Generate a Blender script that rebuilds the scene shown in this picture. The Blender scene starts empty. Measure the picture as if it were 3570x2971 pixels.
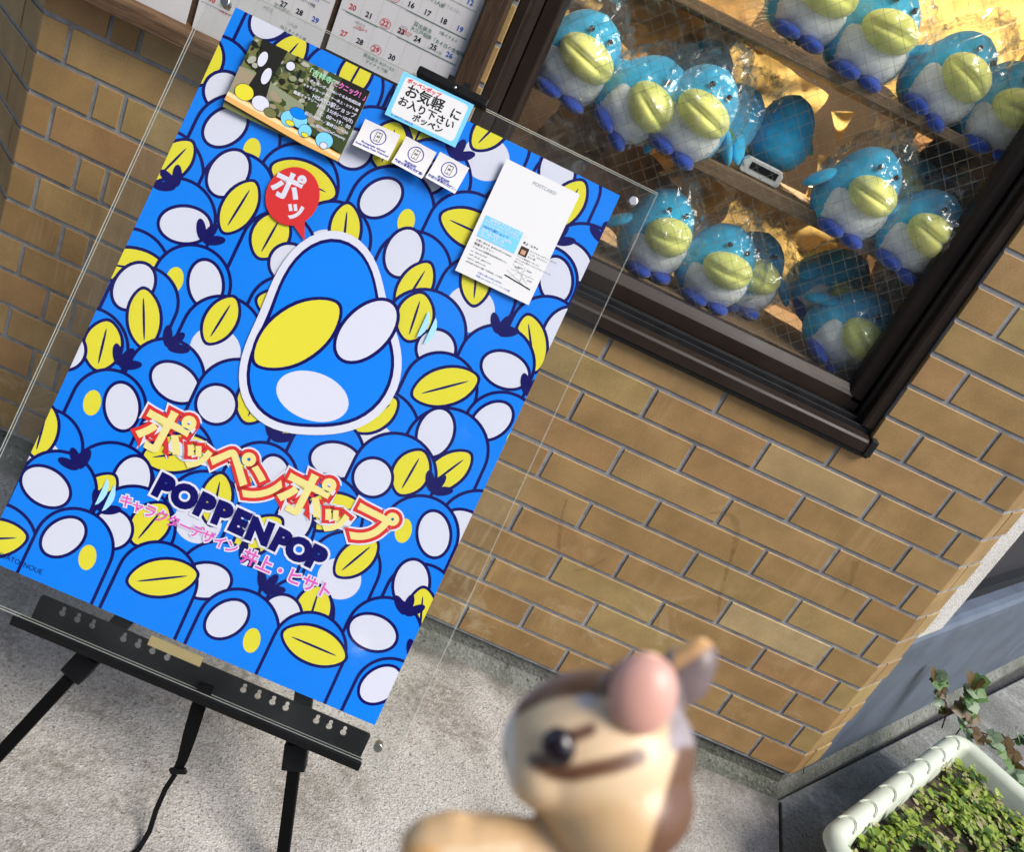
import bpy, bmesh, math, random
from mathutils import Vector, Matrix, noise
rnd = random.Random(7)
scene = bpy.context.scene
COL = scene.collection
PI = math.pi
R = math.radians

# ------------------------------------------------------------------ camera, sky, sun, exposure
CAM = Vector((-1.04255623, -1.57618482, 1.26317265))
CR = (Vector((0.90466652, 0.10481939, 0.4130271)),
      Vector((0.41827858, -0.4035338, -0.81375887)),
      Vector((0.08137269, 0.90894079, -0.40890723)))
cd = bpy.data.cameras.new('camera'); cam = bpy.data.objects.new('camera', cd); COL.objects.link(cam)
cd.sensor_fit = 'HORIZONTAL'; cd.sensor_width = 36.0; cd.lens = 31.9254
cd.clip_start = 0.01; cd.clip_end = 3000
cam.matrix_world = Matrix((
    (CR[0].x, -CR[1].x, -CR[2].x, CAM.x),
    (CR[0].y, -CR[1].y, -CR[2].y, CAM.y),
    (CR[0].z, -CR[1].z, -CR[2].z, CAM.z), (0, 0, 0, 1)))
cd.dof.use_dof = True; cd.dof.focus_distance = 1.55; cd.dof.aperture_fstop = 12.5
scene.camera = cam

SUN_AZ, SUN_EL = R(125), R(50)           # azimuth from +Y, clockwise: behind the camera, to the right
world = bpy.data.worlds.new('World'); scene.world = world; world.use_nodes = True
wn = world.node_tree; wn.nodes.clear()
wo = wn.nodes.new('ShaderNodeOutputWorld'); wb = wn.nodes.new('ShaderNodeBackground'); ws = wn.nodes.new('ShaderNodeTexSky')
ws.sky_type = 'NISHITA'; ws.sun_disc = False; ws.sun_elevation = SUN_EL; ws.sun_rotation = SUN_AZ
ws.air_density = 1.0; ws.dust_density = 1.5; ws.ozone_density = 0.6
wb.inputs[1].default_value = 0.115
wn.links.new(ws.outputs[0], wb.inputs[0]); wn.links.new(wb.outputs[0], wo.inputs[0])
sd = bpy.data.lights.new('sun', 'SUN'); sun = bpy.data.objects.new('sun', sd); COL.objects.link(sun)
sd.energy = 2.1; sd.angle = R(30); sd.color = (1.0, 0.93, 0.83)
sdir = Vector((math.sin(SUN_AZ) * math.cos(SUN_EL), math.cos(SUN_AZ) * math.cos(SUN_EL), math.sin(SUN_EL)))
sun.rotation_euler = sdir.to_track_quat('Z', 'Y').to_euler()
sun.location = sdir * 20
scene.view_settings.view_transform = 'Standard'; scene.view_settings.look = 'None'
scene.view_settings.gamma = 1.0; scene.view_settings.exposure = 1.02
scene.render.engine = 'CYCLES'
scene.cycles.transparent_max_bounces = 32
scene.cycles.max_bounces = 8
scene.cycles.use_denoising = True

# ------------------------------------------------------------------ helpers
def link(o, parent=None):
    COL.objects.link(o)
    if parent is not None: o.parent = parent
    return o
def tag(o, label=None, cat=None, group=None, kind=None):
    if label: o['label'] = label
    if cat: o['category'] = cat
    if group: o['group'] = group
    if kind: o['kind'] = kind
    return o
def empty(name, loc=(0, 0, 0), label=None, cat=None, group=None, mat=None):
    o = bpy.data.objects.new(name, None); COL.objects.link(o); o.empty_display_size = 0.05
    if mat is not None: o.matrix_world = mat
    else: o.location = loc
    return tag(o, label, cat, group)
def mobj(name, verts, faces, mats, parent=None, fm=None, smooth=False):
    me = bpy.data.meshes.new(name); me.from_pydata([tuple(v) for v in verts], [], faces)
    if not isinstance(mats, (list, tuple)): mats = [mats]
    for m in mats: me.materials.append(m)
    if fm: me.polygons.foreach_set('material_index', fm)
    if smooth: me.polygons.foreach_set('use_smooth', [True] * len(me.polygons))
    me.update()
    return link(bpy.data.objects.new(name, me), parent)
def share(name, me, parent=None):
    return link(bpy.data.objects.new(name, me), parent)
class MB:
    """collects simple solids into one mesh"""
    def __init__(s): s.v = []; s.f = []; s.m = []
    def add(s, v, f, m=0):
        b = len(s.v); s.v += [Vector(p) for p in v]; s.f += [[b + i for i in q] for q in f]; s.m += [m] * len(f)
    def box(s, a, b, m=0):
        x0, y0, z0 = a; x1, y1, z1 = b
        s.add([(x0, y0, z0), (x1, y0, z0), (x1, y1, z0), (x0, y1, z0), (x0, y0, z1), (x1, y0, z1), (x1, y1, z1), (x0, y1, z1)],
              [(0, 3, 2, 1), (4, 5, 6, 7), (0, 1, 5, 4), (1, 2, 6, 5), (2, 3, 7, 6), (3, 0, 4, 7)], m)
    def obox(s, a, b, w, d, up=Vector((0, 0, 1)), m=0):
        a = Vector(a); b = Vector(b); t = (b - a).normalized(); x = t.cross(up).normalized(); y = x.cross(t).normalized()
        c = [(-w / 2, -d / 2), (w / 2, -d / 2), (w / 2, d / 2), (-w / 2, d / 2)]
        s.add([a + x * i + y * j for i, j in c] + [b + x * i + y * j for i, j in c],
              [(0, 3, 2, 1), (4, 5, 6, 7), (0, 1, 5, 4), (1, 2, 6, 5), (2, 3, 7, 6), (3, 0, 4, 7)], m)
    def prism(s, poly, axis_pts, m=0):
        """poly: list of 2D points, axis_pts: function (p2d, k)->3D for k in 0,1"""
        n = len(poly)
        s.add([axis_pts(p, 0) for p in poly] + [axis_pts(p, 1) for p in poly],
              [list(range(n))[::-1], [n + i for i in range(n)]] + [[i, (i + 1) % n, n + (i + 1) % n, n + i] for i in range(n)], m)
    def tube(s, pts, rad, n=6, m=0, cap=True):
        pts = [Vector(p) for p in pts]; rr = rad if isinstance(rad, (list, tuple)) else [rad] * len(pts)
        rings = []; prev = None
        for i, p in enumerate(pts):
            t = (pts[min(i + 1, len(pts) - 1)] - pts[max(i - 1, 0)]).normalized()
            if prev is None:
                x = t.orthogonal().normalized()
            else:
                x = (prev - t * prev.dot(t)).normalized()
            prev = x; y = t.cross(x)
            rings.append([p + (x * math.cos(2 * PI * k / n) + y * math.sin(2 * PI * k / n)) * rr[i] for k in range(n)])
        b = len(s.v); s.v += [q for r in rings for q in r]
        for i in range(len(pts) - 1):
            for k in range(n):
                s.f.append([b + i * n + k, b + i * n + (k + 1) % n, b + (i + 1) * n + (k + 1) % n, b + (i + 1) * n + k]); s.m.append(m)
        if cap:
            s.f.append([b + k for k in range(n)][::-1]); s.m.append(m)
            e = b + (len(pts) - 1) * n; s.f.append([e + k for k in range(n)]); s.m.append(m)
    def ell(s, c, r, nu=16, nv=10, rot=None, m=0):
        c = Vector(c); b = len(s.v); P = []
        for j in range(1, nv):
            th = PI * j / nv
            for i in range(nu):
                ph = 2 * PI * i / nu
                P.append(Vector((r[0] * math.sin(th) * math.cos(ph), r[1] * math.sin(th) * math.sin(ph), r[2] * math.cos(th))))
        P += [Vector((0, 0, r[2])), Vector((0, 0, -r[2]))]
        if rot is not None: P = [rot @ p for p in P]
        s.v += [c + p for p in P]
        for j in range(nv - 2):
            for i in range(nu):
                s.f.append([b + j * nu + i, b + (j + 1) * nu + i, b + (j + 1) * nu + (i + 1) % nu, b + j * nu + (i + 1) % nu]); s.m.append(m)
        top = b + (nv - 1) * nu; bot = top + 1
        for i in range(nu):
            s.f.append([top, b + i, b + (i + 1) % nu]); s.m.append(m)
            s.f.append([bot, b + (nv - 2) * nu + (i + 1) % nu, b + (nv - 2) * nu + i]); s.m.append(m)
    def build(s, name, mats, parent=None, smooth=False):
        return mobj(name, s.v, s.f, mats, parent, s.m, smooth)
def bevel(o, w, seg=2, angle=30):
    md = o.modifiers.new('bevel', 'BEVEL'); md.width = w; md.segments = seg; md.limit_method = 'ANGLE'; md.angle_limit = R(angle)
    md.harden_normals = False
    return o

# ------------------------------------------------------------------ materials
def newmat(name):
    m = bpy.data.materials.new(name); m.use_nodes = True
    nt = m.node_tree; nt.nodes.clear()
    out = nt.nodes.new('ShaderNodeOutputMaterial')
    return m, nt, out
def N(nt, t, **kw):
    n = nt.nodes.new(t)
    for k, v in kw.items():
        if k.startswith('i_'):
            n.inputs[int(k[2:])].default_value = v
        else: setattr(n, k, v)
    return n
def L(nt, a, b): nt.links.new(a, b)
def ramp(nt, stops, interp='LINEAR'):
    n = nt.nodes.new('ShaderNodeValToRGB'); e = n.color_ramp.elements; n.color_ramp.interpolation = interp
    while len(e) < len(stops): e.new(0.5)
    for el, (p, c) in zip(e, stops):
        el.position = p; el.color = (c[0], c[1], c[2], 1) if not isinstance(c, (int, float)) else (c, c, c, 1)
    return n
def noi(nt, vec, scale, detail=4, rough=0.55, dist=0.0):
    n = nt.nodes.new('ShaderNodeTexNoise'); n.inputs['Scale'].default_value = scale; n.inputs['Detail'].default_value = detail
    n.inputs['Roughness'].default_value = rough; n.inputs['Distortion'].default_value = dist
    if vec is not None: L(nt, vec, n.inputs['Vector'])
    return n
def mixc(nt, fac, a, b, mode='MIX'):
    n = nt.nodes.new('ShaderNodeMix'); n.data_type = 'RGBA'; n.blend_type = mode
    for s, v in ((n.inputs[0], fac), (n.inputs[6], a), (n.inputs[7], b)):
        if hasattr(v, 'is_output'): L(nt, v, s)
        else: s.default_value = v if isinstance(v, (int, float)) else (v[0], v[1], v[2], 1)
    return n.outputs[2]
def math_(nt, op, a, b=None):
    n = nt.nodes.new('ShaderNodeMath'); n.operation = op
    for s, v in ((n.inputs[0], a), (n.inputs[1], b)):
        if v is None: continue
        if hasattr(v, 'is_output'): L(nt, v, s)
        else: s.default_value = v
    return n.outputs[0]
def bump(nt, h, strength, dist=0.002):
    n = nt.nodes.new('ShaderNodeBump'); n.inputs['Strength'].default_value = strength; n.inputs['Distance'].default_value = dist
    L(nt, h, n.inputs['Height']); return n.outputs[0]
def plain(name, col, rough=0.6, spec=0.5, metal=0.0, var=0.0, scale=40, bmp=0.0, bscale=300, coat=0.0, sheen=0.0):
    m, nt, out = newmat(name)
    p = N(nt, 'ShaderNodeBsdfPrincipled'); L(nt, p.outputs[0], out.inputs[0])
    p.inputs['Base Color'].default_value = (*col, 1); p.inputs['Roughness'].default_value = rough
    p.inputs['Specular IOR Level'].default_value = spec; p.inputs['Metallic'].default_value = metal
    p.inputs['Coat Weight'].default_value = coat; p.inputs['Sheen Weight'].default_value = sheen
    tc = N(nt, 'ShaderNodeNewGeometry')
    if var:
        n = noi(nt, tc.outputs['Position'], scale, 5)
        r = ramp(nt, [(0.3, tuple(c * (1 - var) for c in col)), (0.7, tuple(min(1, c * (1 + var)) for c in col))])
        L(nt, n.outputs[0], r.inputs[0]); L(nt, r.outputs[0], p.inputs['Base Color'])
        r2 = ramp(nt, [(0.2, max(0, rough - 0.12)), (0.8, min(1, rough + 0.12))]); L(nt, n.outputs[0], r2.inputs[0]); L(nt, r2.outputs[0], p.inputs['Roughness'])
    if bmp:
        n2 = noi(nt, tc.outputs['Position'], bscale, 3); L(nt, bump(nt, n2.outputs[0], bmp), p.inputs['Normal'])
    return m

def tile_material():
    m, nt, out = newmat('ochre_glazed_tile')
    p = N(nt, 'ShaderNodeBsdfPrincipled'); L(nt, p.outputs[0], out.inputs[0])
    oi = N(nt, 'ShaderNodeObjectInfo'); g = N(nt, 'ShaderNodeNewGeometry')
    pos = g.outputs['Position']
    r = ramp(nt, [(0.0, (.285, .172, .066)), (0.16, (.335, .212, .084)), (0.32, (.372, .246, .106)), (0.48, (.322, .200, .078)),
                  (0.62, (.352, .206, .088)), (0.74, (.368, .262, .104)), (0.86, (.300, .184, .070)), (0.95, (.345, .222, .090)), (1.0, (.44, .325, .165))])
    L(nt, oi.outputs['Random'], r.inputs[0])
    # soft clouding inside a tile, fired-clay grain, and pale mineral runs that hang down the lower right
    n1 = noi(nt, pos, 14, 4); c1 = ramp(nt, [(0.3, .78), (0.7, 1.12)]); L(nt, n1.outputs[0], c1.inputs[0])
    col = mixc(nt, 1.0, r.outputs[0], c1.outputs[0], 'MULTIPLY')
    n2 = noi(nt, pos, 420, 3, .7); c2 = ramp(nt, [(0.32, .80), (0.62, 1.08)]); L(nt, n2.outputs[0], c2.inputs[0])
    col = mixc(nt, 1.0, col, c2.outputs[0], 'MULTIPLY')
    mp = N(nt, 'ShaderNodeMapping'); mp.inputs['Scale'].default_value = (60, 60, 5); L(nt, pos, mp.inputs[0])
    n3 = noi(nt, mp.outputs[0], 1.0, 4, .6, .6); c3 = ramp(nt, [(0.52, 0.0), (0.72, 1.0)]); L(nt, n3.outputs[0], c3.inputs[0])
    n4 = noi(nt, pos, 3.2, 2); c4 = ramp(nt, [(0.5, 0.0), (0.68, .5)]); L(nt, n4.outputs[0], c4.inputs[0])
    sep = N(nt, 'ShaderNodeSeparateXYZ'); L(nt, pos, sep.inputs[0])
    hz = N(nt, 'ShaderNodeMapRange'); hz.inputs[1].default_value = .85; hz.inputs[2].default_value = .45; L(nt, sep.outputs[2], hz.inputs[0])
    st = math_(nt, 'MULTIPLY', math_(nt, 'MULTIPLY', c3.outputs[0], c4.outputs[0]), hz.outputs[0])
    col = mixc(nt, st, col, (.56, .44, .25))
    # thin chalky patches low on the wall
    n5 = noi(nt, pos, 9, 6, .7, 1.2); c5 = ramp(nt, [(0.56, 0.0), (0.66, .35), (0.72, 0.0)]); L(nt, n5.outputs[0], c5.inputs[0])
    hz2 = N(nt, 'ShaderNodeMapRange'); hz2.inputs[1].default_value = .55; hz2.inputs[2].default_value = .1; L(nt, sep.outputs[2], hz2.inputs[0])
    col = mixc(nt, math_(nt, 'MULTIPLY', c5.outputs[0], hz2.outputs[0]), col, (.60, .50, .33))
    # splash grime near the ground: brown, uneven
    n6 = noi(nt, pos, 6, 5, .65); c6 = ramp(nt, [(0.4, 0.0), (0.75, .55)]); L(nt, n6.outputs[0], c6.inputs[0])
    hz3 = N(nt, 'ShaderNodeMapRange'); hz3.inputs[1].default_value = .6; hz3.inputs[2].default_value = .05; L(nt, sep.outputs[2], hz3.inputs[0])
    col = mixc(nt, math_(nt, 'MULTIPLY', c6.outputs[0], hz3.outputs[0]), col, (.16, .085, .03))
    L(nt, col, p.inputs['Base Color'])
    p.inputs['Roughness'].default_value = .52; p.inputs['Specular IOR Level'].default_value = .4
    L(nt, bump(nt, n2.outputs[0], .25, .0006), p.inputs['Normal'])
    return m
def mortar_material():
    m, nt, out = newmat('grey_mortar')
    p = N(nt, 'ShaderNodeBsdfPrincipled'); L(nt, p.outputs[0], out.inputs[0]); g = N(nt, 'ShaderNodeNewGeometry')
    n = noi(nt, g.outputs['Position'], 25, 6, .7); r = ramp(nt, [(.3, (.15, .158, .17)), (.7, (.33, .345, .37))]); L(nt, n.outputs[0], r.inputs[0])
    L(nt, r.outputs[0], p.inputs['Base Color']); p.inputs['Roughness'].default_value = .9
    n2 = noi(nt, g.outputs['Position'], 500, 3); L(nt, bump(nt, n2.outputs[0], .5, .001), p.inputs['Normal'])
    return m
def concrete(name, lo, hi, speck, speck_amt=.35, sscale=260, stain=None, bm=.5, seed=0.0, grime=False):
    m, nt, out = newmat(name)
    p = N(nt, 'ShaderNodeBsdfPrincipled'); L(nt, p.outputs[0], out.inputs[0]); g = N(nt, 'ShaderNodeNewGeometry')
    mp = N(nt, 'ShaderNodeMapping'); mp.inputs['Location'].default_value = (seed, seed * .7, 0); L(nt, g.outputs['Position'], mp.inputs[0]); pos = mp.outputs[0]
    n1 = noi(nt, pos, 5, 6, .62, .3); r1 = ramp(nt, [(.28, lo), (.72, hi)]); L(nt, n1.outputs[0], r1.inputs[0])
    col = r1.outputs[0]
    v = N(nt, 'ShaderNodeTexVoronoi'); v.inputs['Scale'].default_value = sscale; L(nt, pos, v.inputs['Vector'])
    vr = ramp(nt, [(0.0, .55), (.45, 1.0), (1.0, 1.28)]); sepc = N(nt, 'ShaderNodeSeparateColor'); L(nt, v.outputs['Color'], sepc.inputs[0]); L(nt, sepc.outputs[0], vr.inputs[0])
    col = mixc(nt, speck_amt, col, mixc(nt, 1.0, col, vr.outputs[0], 'MULTIPLY'))
    n3 = noi(nt, pos, sscale * .55, 2, .5); r3 = ramp(nt, [(.60, 0.0), (.68, .8)]); L(nt, n3.outputs[0], r3.inputs[0])
    col = mixc(nt, r3.outputs[0], col, speck)
    n4 = noi(nt, pos, sscale * .9, 2, .5); r4 = ramp(nt, [(.62, 0.0), (.70, .7)]); L(nt, n4.outputs[0], r4.inputs[0])
    col = mixc(nt, r4.outputs[0], col, tuple(min(.8, h * 1.45) for h in hi))
    if stain:
        n5 = noi(nt, pos, 3.1, 6, .62, .8); r5 = ramp(nt, [(.46, 0.0), (.60, .85)]); L(nt, n5.outputs[0], r5.inputs[0])
        n6 = noi(nt, pos, 70, 3, .6); r6 = ramp(nt, [(.35, .2), (.65, 1.0)]); L(nt, n6.outputs[0], r6.inputs[0])
        col = mixc(nt, math_(nt, 'MULTIPLY', r5.outputs[0], r6.outputs[0]), col, stain)
    if grime:
        sp = N(nt, 'ShaderNodeSeparateXYZ'); L(nt, g.outputs['Position'], sp.inputs[0])
        n7 = noi(nt, pos, 11, 5, .65); mr = N(nt, 'ShaderNodeMapRange'); mr.inputs[1].default_value = -.17; mr.inputs[2].default_value = .0; L(nt, sp.outputs[1], mr.inputs[0])
        r7 = ramp(nt, [(.42, 0.0), (.70, .8)]); L(nt, math_(nt, 'MULTIPLY', math_(nt, 'ADD', n7.outputs[0], .25), mr.outputs[0]), r7.inputs[0])
        col = mixc(nt, r7.outputs[0], col, (.085, .085, .07))
        vc = N(nt, 'ShaderNodeTexVoronoi'); vc.feature = 'DISTANCE_TO_EDGE'; vc.inputs['Scale'].default_value = 1.15
        nw = noi(nt, pos, 6, 4, .6); ad = N(nt, 'ShaderNodeMix'); ad.data_type = 'RGBA'; ad.blend_type = 'LINEAR_LIGHT'; ad.inputs[0].default_value = .12; L(nt, pos, ad.inputs[6]); L(nt, nw.outputs['Color'], ad.inputs[7]); L(nt, ad.outputs[2], vc.inputs['Vector'])
        rc = ramp(nt, [(0.0, .75), (.0016, .55), (.0034, 0.0)]); L(nt, vc.outputs['Distance'], rc.inputs[0])
        nk = noi(nt, pos, 2.2, 3); rk = ramp(nt, [(.52, 0.0), (.6, .7)]); L(nt, nk.outputs[0], rk.inputs[0])
        col = mixc(nt, math_(nt, 'MULTIPLY', rc.outputs[0], rk.outputs[0]), col, (.07, .065, .055))
    L(nt, col, p.inputs['Base Color']); p.inputs['Roughness'].default_value = .85
    h = math_(nt, 'ADD', v.outputs['Distance'], n3.outputs[0]); L(nt, bump(nt, h, bm, .0015), p.inputs['Normal'])
    return m
def clear_material(name, tint=(1, 1, 1), rough=.03, ior=1.49, haze=0.03, hazecol=(.8, .85, .9), scratch=True, gain=1.0):
    """thin clear sheet: mostly see-through, Fresnel sheen, a little dust"""
    m, nt, out = newmat(name)
    tr = N(nt, 'ShaderNodeBsdfTransparent'); tr.inputs[0].default_value = (*tint, 1)
    gl = N(nt, 'ShaderNodeBsdfGlossy'); gl.inputs['Roughness'].default_value = rough
    fr = N(nt, 'ShaderNodeFresnel'); gb = N(nt, 'ShaderNodeNewGeometry'); mr = N(nt, 'ShaderNodeMapRange'); mr.inputs[3].default_value = ior; mr.inputs[4].default_value = 1 / ior
    L(nt, gb.outputs['Backfacing'], mr.inputs[0]); L(nt, mr.outputs[0], fr.inputs[0])      # same sheen on both faces of the thin sheet
    df = N(nt, 'ShaderNodeBsdfDiffuse'); df.inputs[0].default_value = (*hazecol, 1)
    m1 = N(nt, 'ShaderNodeMixShader'); L(nt, tr.outputs[0], m1.inputs[1]); L(nt, df.outputs[0], m1.inputs[2])
    if scratch:
        g = N(nt, 'ShaderNodeNewGeometry'); n = noi(nt, g.outputs['Position'], 4, 5, .6, .5); r = ramp(nt, [(.35, haze * .3), (.75, haze * 2.2)]); L(nt, n.outputs[0], r.inputs[0]); L(nt, r.outputs[0], m1.inputs[0])
    else: m1.inputs[0].default_value = haze
    m2 = N(nt, 'ShaderNodeMixShader'); L(nt, math_(nt, 'MULTIPLY', fr.outputs[0], gain), m2.inputs[0]); L(nt, m1.outputs[0], m2.inputs[1]); L(nt, gl.outputs[0], m2.inputs[2])
    L(nt, m2.outputs[0], out.inputs[0])
    return m
def wood(name, a, b, axis=(1, 14, 14), rough=.6, scale=9):
    m, nt, out = newmat(name)
    p = N(nt, 'ShaderNodeBsdfPrincipled'); L(nt, p.outputs[0], out.inputs[0]); g = N(nt, 'ShaderNodeNewGeometry')
    mp = N(nt, 'ShaderNodeMapping'); mp.inputs['Scale'].default_value = axis; L(nt, g.outputs['Position'], mp.inputs[0])
    n = noi(nt, mp.outputs[0], scale, 6, .65, 1.0); r = ramp(nt, [(.3, a), (.55, tuple((x + y) / 2 for x, y in zip(a, b))), (.72, b)]); L(nt, n.outputs[0], r.inputs[0])
    L(nt, r.outputs[0], p.inputs['Base Color']); p.inputs['Roughness'].default_value = rough
    L(nt, bump(nt, n.outputs[0], .5, .0015), p.inputs['Normal'])
    return m
def cloth(name, col, rough=.9, sc=900):
    m, nt, out = newmat(name)
    p = N(nt, 'ShaderNodeBsdfPrincipled'); L(nt, p.outputs[0], out.inputs[0]); g = N(nt, 'ShaderNodeTexCoord')
    n = noi(nt, g.outputs['Object'], sc, 3, .6); n0 = noi(nt, g.outputs['Object'], 35, 3)
    r = ramp(nt, [(.3, tuple(c * .82 for c in col)), (.7, tuple(min(1, c * 1.15) for c in col))]); L(nt, n0.outputs[0], r.inputs[0])
    L(nt, r.outputs[0], p.inputs['Base Color']); p.inputs['Roughness'].default_value = rough
    p.inputs['Sheen Weight'].default_value = .4; p.inputs['Sheen Roughness'].default_value = .5
    L(nt, bump(nt, n.outputs[0], .35, .0012), p.inputs['Normal'])
    return m
def translucent(name, col, tcol, mixf=.5, rough=.45, var=0.0, gloss=.15):
    m, nt, out = newmat(name)
    p = N(nt, 'ShaderNodeBsdfPrincipled'); p.inputs['Base Color'].default_value = (*col, 1); p.inputs['Roughness'].default_value = rough
    p.inputs['Specular IOR Level'].default_value = gloss * 3
    t = N(nt, 'ShaderNodeBsdfTranslucent'); t.inputs[0].default_value = (*tcol, 1)
    if var:
        g = N(nt, 'ShaderNodeNewGeometry'); n = noi(nt, g.outputs['Position'], var, 3)
        r = ramp(nt, [(.25, tuple(c * .55 for c in col)), (.75, tuple(min(1, c * 1.5) for c in col))]); L(nt, n.outputs[0], r.inputs[0]); L(nt, r.outputs[0], p.inputs['Base Color'])
        r2 = ramp(nt, [(.25, tuple(c * .55 for c in tcol)), (.75, tuple(min(1, c * 1.5) for c in tcol))]); L(nt, n.outputs[0], r2.inputs[0]); L(nt, r2.outputs[0], t.inputs[0])
    mx = N(nt, 'ShaderNodeMixShader'); mx.inputs[0].default_value = mixf; L(nt, p.outputs[0], mx.inputs[1]); L(nt, t.outputs[0], mx.inputs[2]); L(nt, mx.outputs[0], out.inputs[0])
    return m
def wrap_material():
    m, nt, out = newmat('clear_wrap')
    tr = N(nt, 'ShaderNodeBsdfTransparent'); tr.inputs[0].default_value = (.97, .97, .96, 1)
    gl = N(nt, 'ShaderNodeBsdfGlossy'); gl.inputs['Roughness'].default_value = .10; gl.inputs[0].default_value = (.95, .95, .95, 1)
    lw = N(nt, 'ShaderNodeLayerWeight'); lw.inputs[0].default_value = .35
    r = ramp(nt, [(0, .035), (.4, .07), (.75, .2), (1, .5)]); L(nt, lw.outputs['Facing'], r.inputs[0])
    mx = N(nt, 'ShaderNodeMixShader'); L(nt, r.outputs[0], mx.inputs[0]); m0 = N(nt, 'ShaderNodeMixShader'); tl = N(nt, 'ShaderNodeBsdfDiffuse'); tl.inputs[0].default_value = (.8, .82, .84, 1); m0.inputs[0].default_value = .035; L(nt, tr.outputs[0], m0.inputs[1]); L(nt, tl.outputs[0], m0.inputs[2]); L(nt, m0.outputs[0], mx.inputs[1]); L(nt, gl.outputs[0], mx.inputs[2]); L(nt, mx.outputs[0], out.inputs[0])
    return m
M = {}
M['tile'] = tile_material(); M['mortar'] = mortar_material()
M['pave'] = concrete('washed_concrete', (.30, .288, .265), (.455, .438, .408), (.095, .09, .08), .55, 300, (.15, .135, .11), .9, 0.0, True)
M['darkpave'] = concrete('weathered_dark_concrete', (.075, .08, .07), (.18, .185, .17), (.035, .036, .032), .6, 240, (.33, .34, .33), .9, 3.1)
M['plinth'] = concrete('mossy_plinth', (.075, .08, .065), (.20, .205, .185), (.03, .035, .025), .4, 160, (.045, .055, .03), 1.0, 1.7)
M['asphalt'] = concrete('asphalt', (.04, .04, .042), (.07, .07, .07), (.02, .02, .02), .5, 120)
M['bluegrey'] = plain('blue_grey_paint', (.085, .107, .145), .45, .4, var=.2, scale=9, bmp=.15, bscale=60)
M['render'] = concrete('sprayed_render', (.44, .42, .40), (.56, .54, .51), (.22, .21, .20), .5, 330, None, 1.0, 5.0)
M['darkdoor'] = plain('dark_door_panel', (.022, .02, .024), .55, .4, var=.25, scale=30)
M['bronze'] = plain('dark_bronze_aluminium', (.020, .0125, .0088), .42, .30, var=.2, scale=12)
M['bronze2'] = plain('worn_black_rail', (.012, .0125, .014), .5, .32, var=.35, scale=25)
M['rubber'] = plain('black_sealant', (.008, .008, .009), .6, .3)
M['black'] = plain('black_plastic', (.004, .0045, .0055), .5, .18, var=.2, scale=60)
M['blackmetal'] = plain('black_metal', (.002, .002, .0025), .5, .10)
M['webbing'] = plain('black_webbing', (.003, .003, .0035), .85, .1)
M['steel'] = plain('brushed_steel', (.62, .62, .60), .28, .5, 1.0)
M['woodold'] = wood('weathered_board_wood', (.05, .026, .012), (.20, .115, .055), (2, 30, 30), .65, 8)
M['wooddark'] = wood('dark_stained_wood', (.022, .011, .006), (.085, .045, .02), (30, 30, 2), .5, 8)
M['woodback'] = wood('board_backing', (.07, .04, .022), (.15, .09, .05), (2, 20, 20), .7, 8)
M['shelf'] = wood('shelf_wood', (.13, .075, .035), (.30, .19, .10), (2, 24, 24), .55, 10)
M['cardboard'] = plain('brown_cardboard', (.28, .165, .08), .8, .2, var=.15, scale=30)
M['roomwall'] = plain('dark_shop_wall', (.055, .04, .03), .85, .2, var=.2, scale=8)
M['paper'] = plain('white_paper', (.62, .615, .63), .75, .25, var=.02, scale=20)
M['paperw'] = plain('bright_card', (.66, .67, .69), .5, .35)
M['acrylic'] = clear_material('clear_acrylic', (.985, .99, .985), .02, 1.31, .004, gain=.75)
M['edge'] = translucent('acrylic_edge', (.62, .66, .62), (.75, .8, .76), .45, .2)
M['glass'] = clear_material('window_glass', (.97, .985, .98), .015, 1.35, .004)
M['wire'] = plain('glass_wire', (.32, .30, .24), .4, .5, .7)
M['wrap'] = wrap_material()
def ink(name, c, rough=.55): M[name] = plain('print_' + name, c, rough, .12)
ink('p_blue', (.001, .195, .80)); ink('p_navy', (.002, .001, .10)); ink('p_white', (.60, .62, .74)); ink('p_yellow', (.66, .61, .04))
ink('p_red', (.56, .028, .03)); ink('p_cream', (.70, .63, .24)); ink('p_pink', (.62, .10, .42)); ink('p_sky', (.18, .55, .86)); ink('p_pale', (.35, .66, .93))
ink('k_black', (.012, .012, .014)); ink('k_red', (.58, .04, .06)); ink('k_blue', (.035, .10, .42)); ink('k_green', (.06, .17, .11)); ink('k_grey', (.40, .40, .40)); ink('k_bluegrey', (.28, .34, .40))
ink('k_ring', (.015, .03, .30)); ink('k_skin', (.50, .28, .19)); ink('k_brown', (.05, .028, .02)); ink('k_line', (.30, .32, .31)); ink('k_faint', (.56, .56, .56)); ink('k_magenta', (.62, .16, .46)); ink('k_lime', (.30, .62, .40))
ink('f_dark', (.016, .016, .014)); ink('f_leaf', (.04, .06, .022)); ink('f_leaf2', (.15, .16, .06)); ink('f_haze', (.36, .37, .31)); ink('f_path', (.30, .25, .17)); ink('f_log', (.70, .40, .13)); ink('f_logb', (.80, .62, .35)); ink('f_water', (.23, .26, .17))

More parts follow.
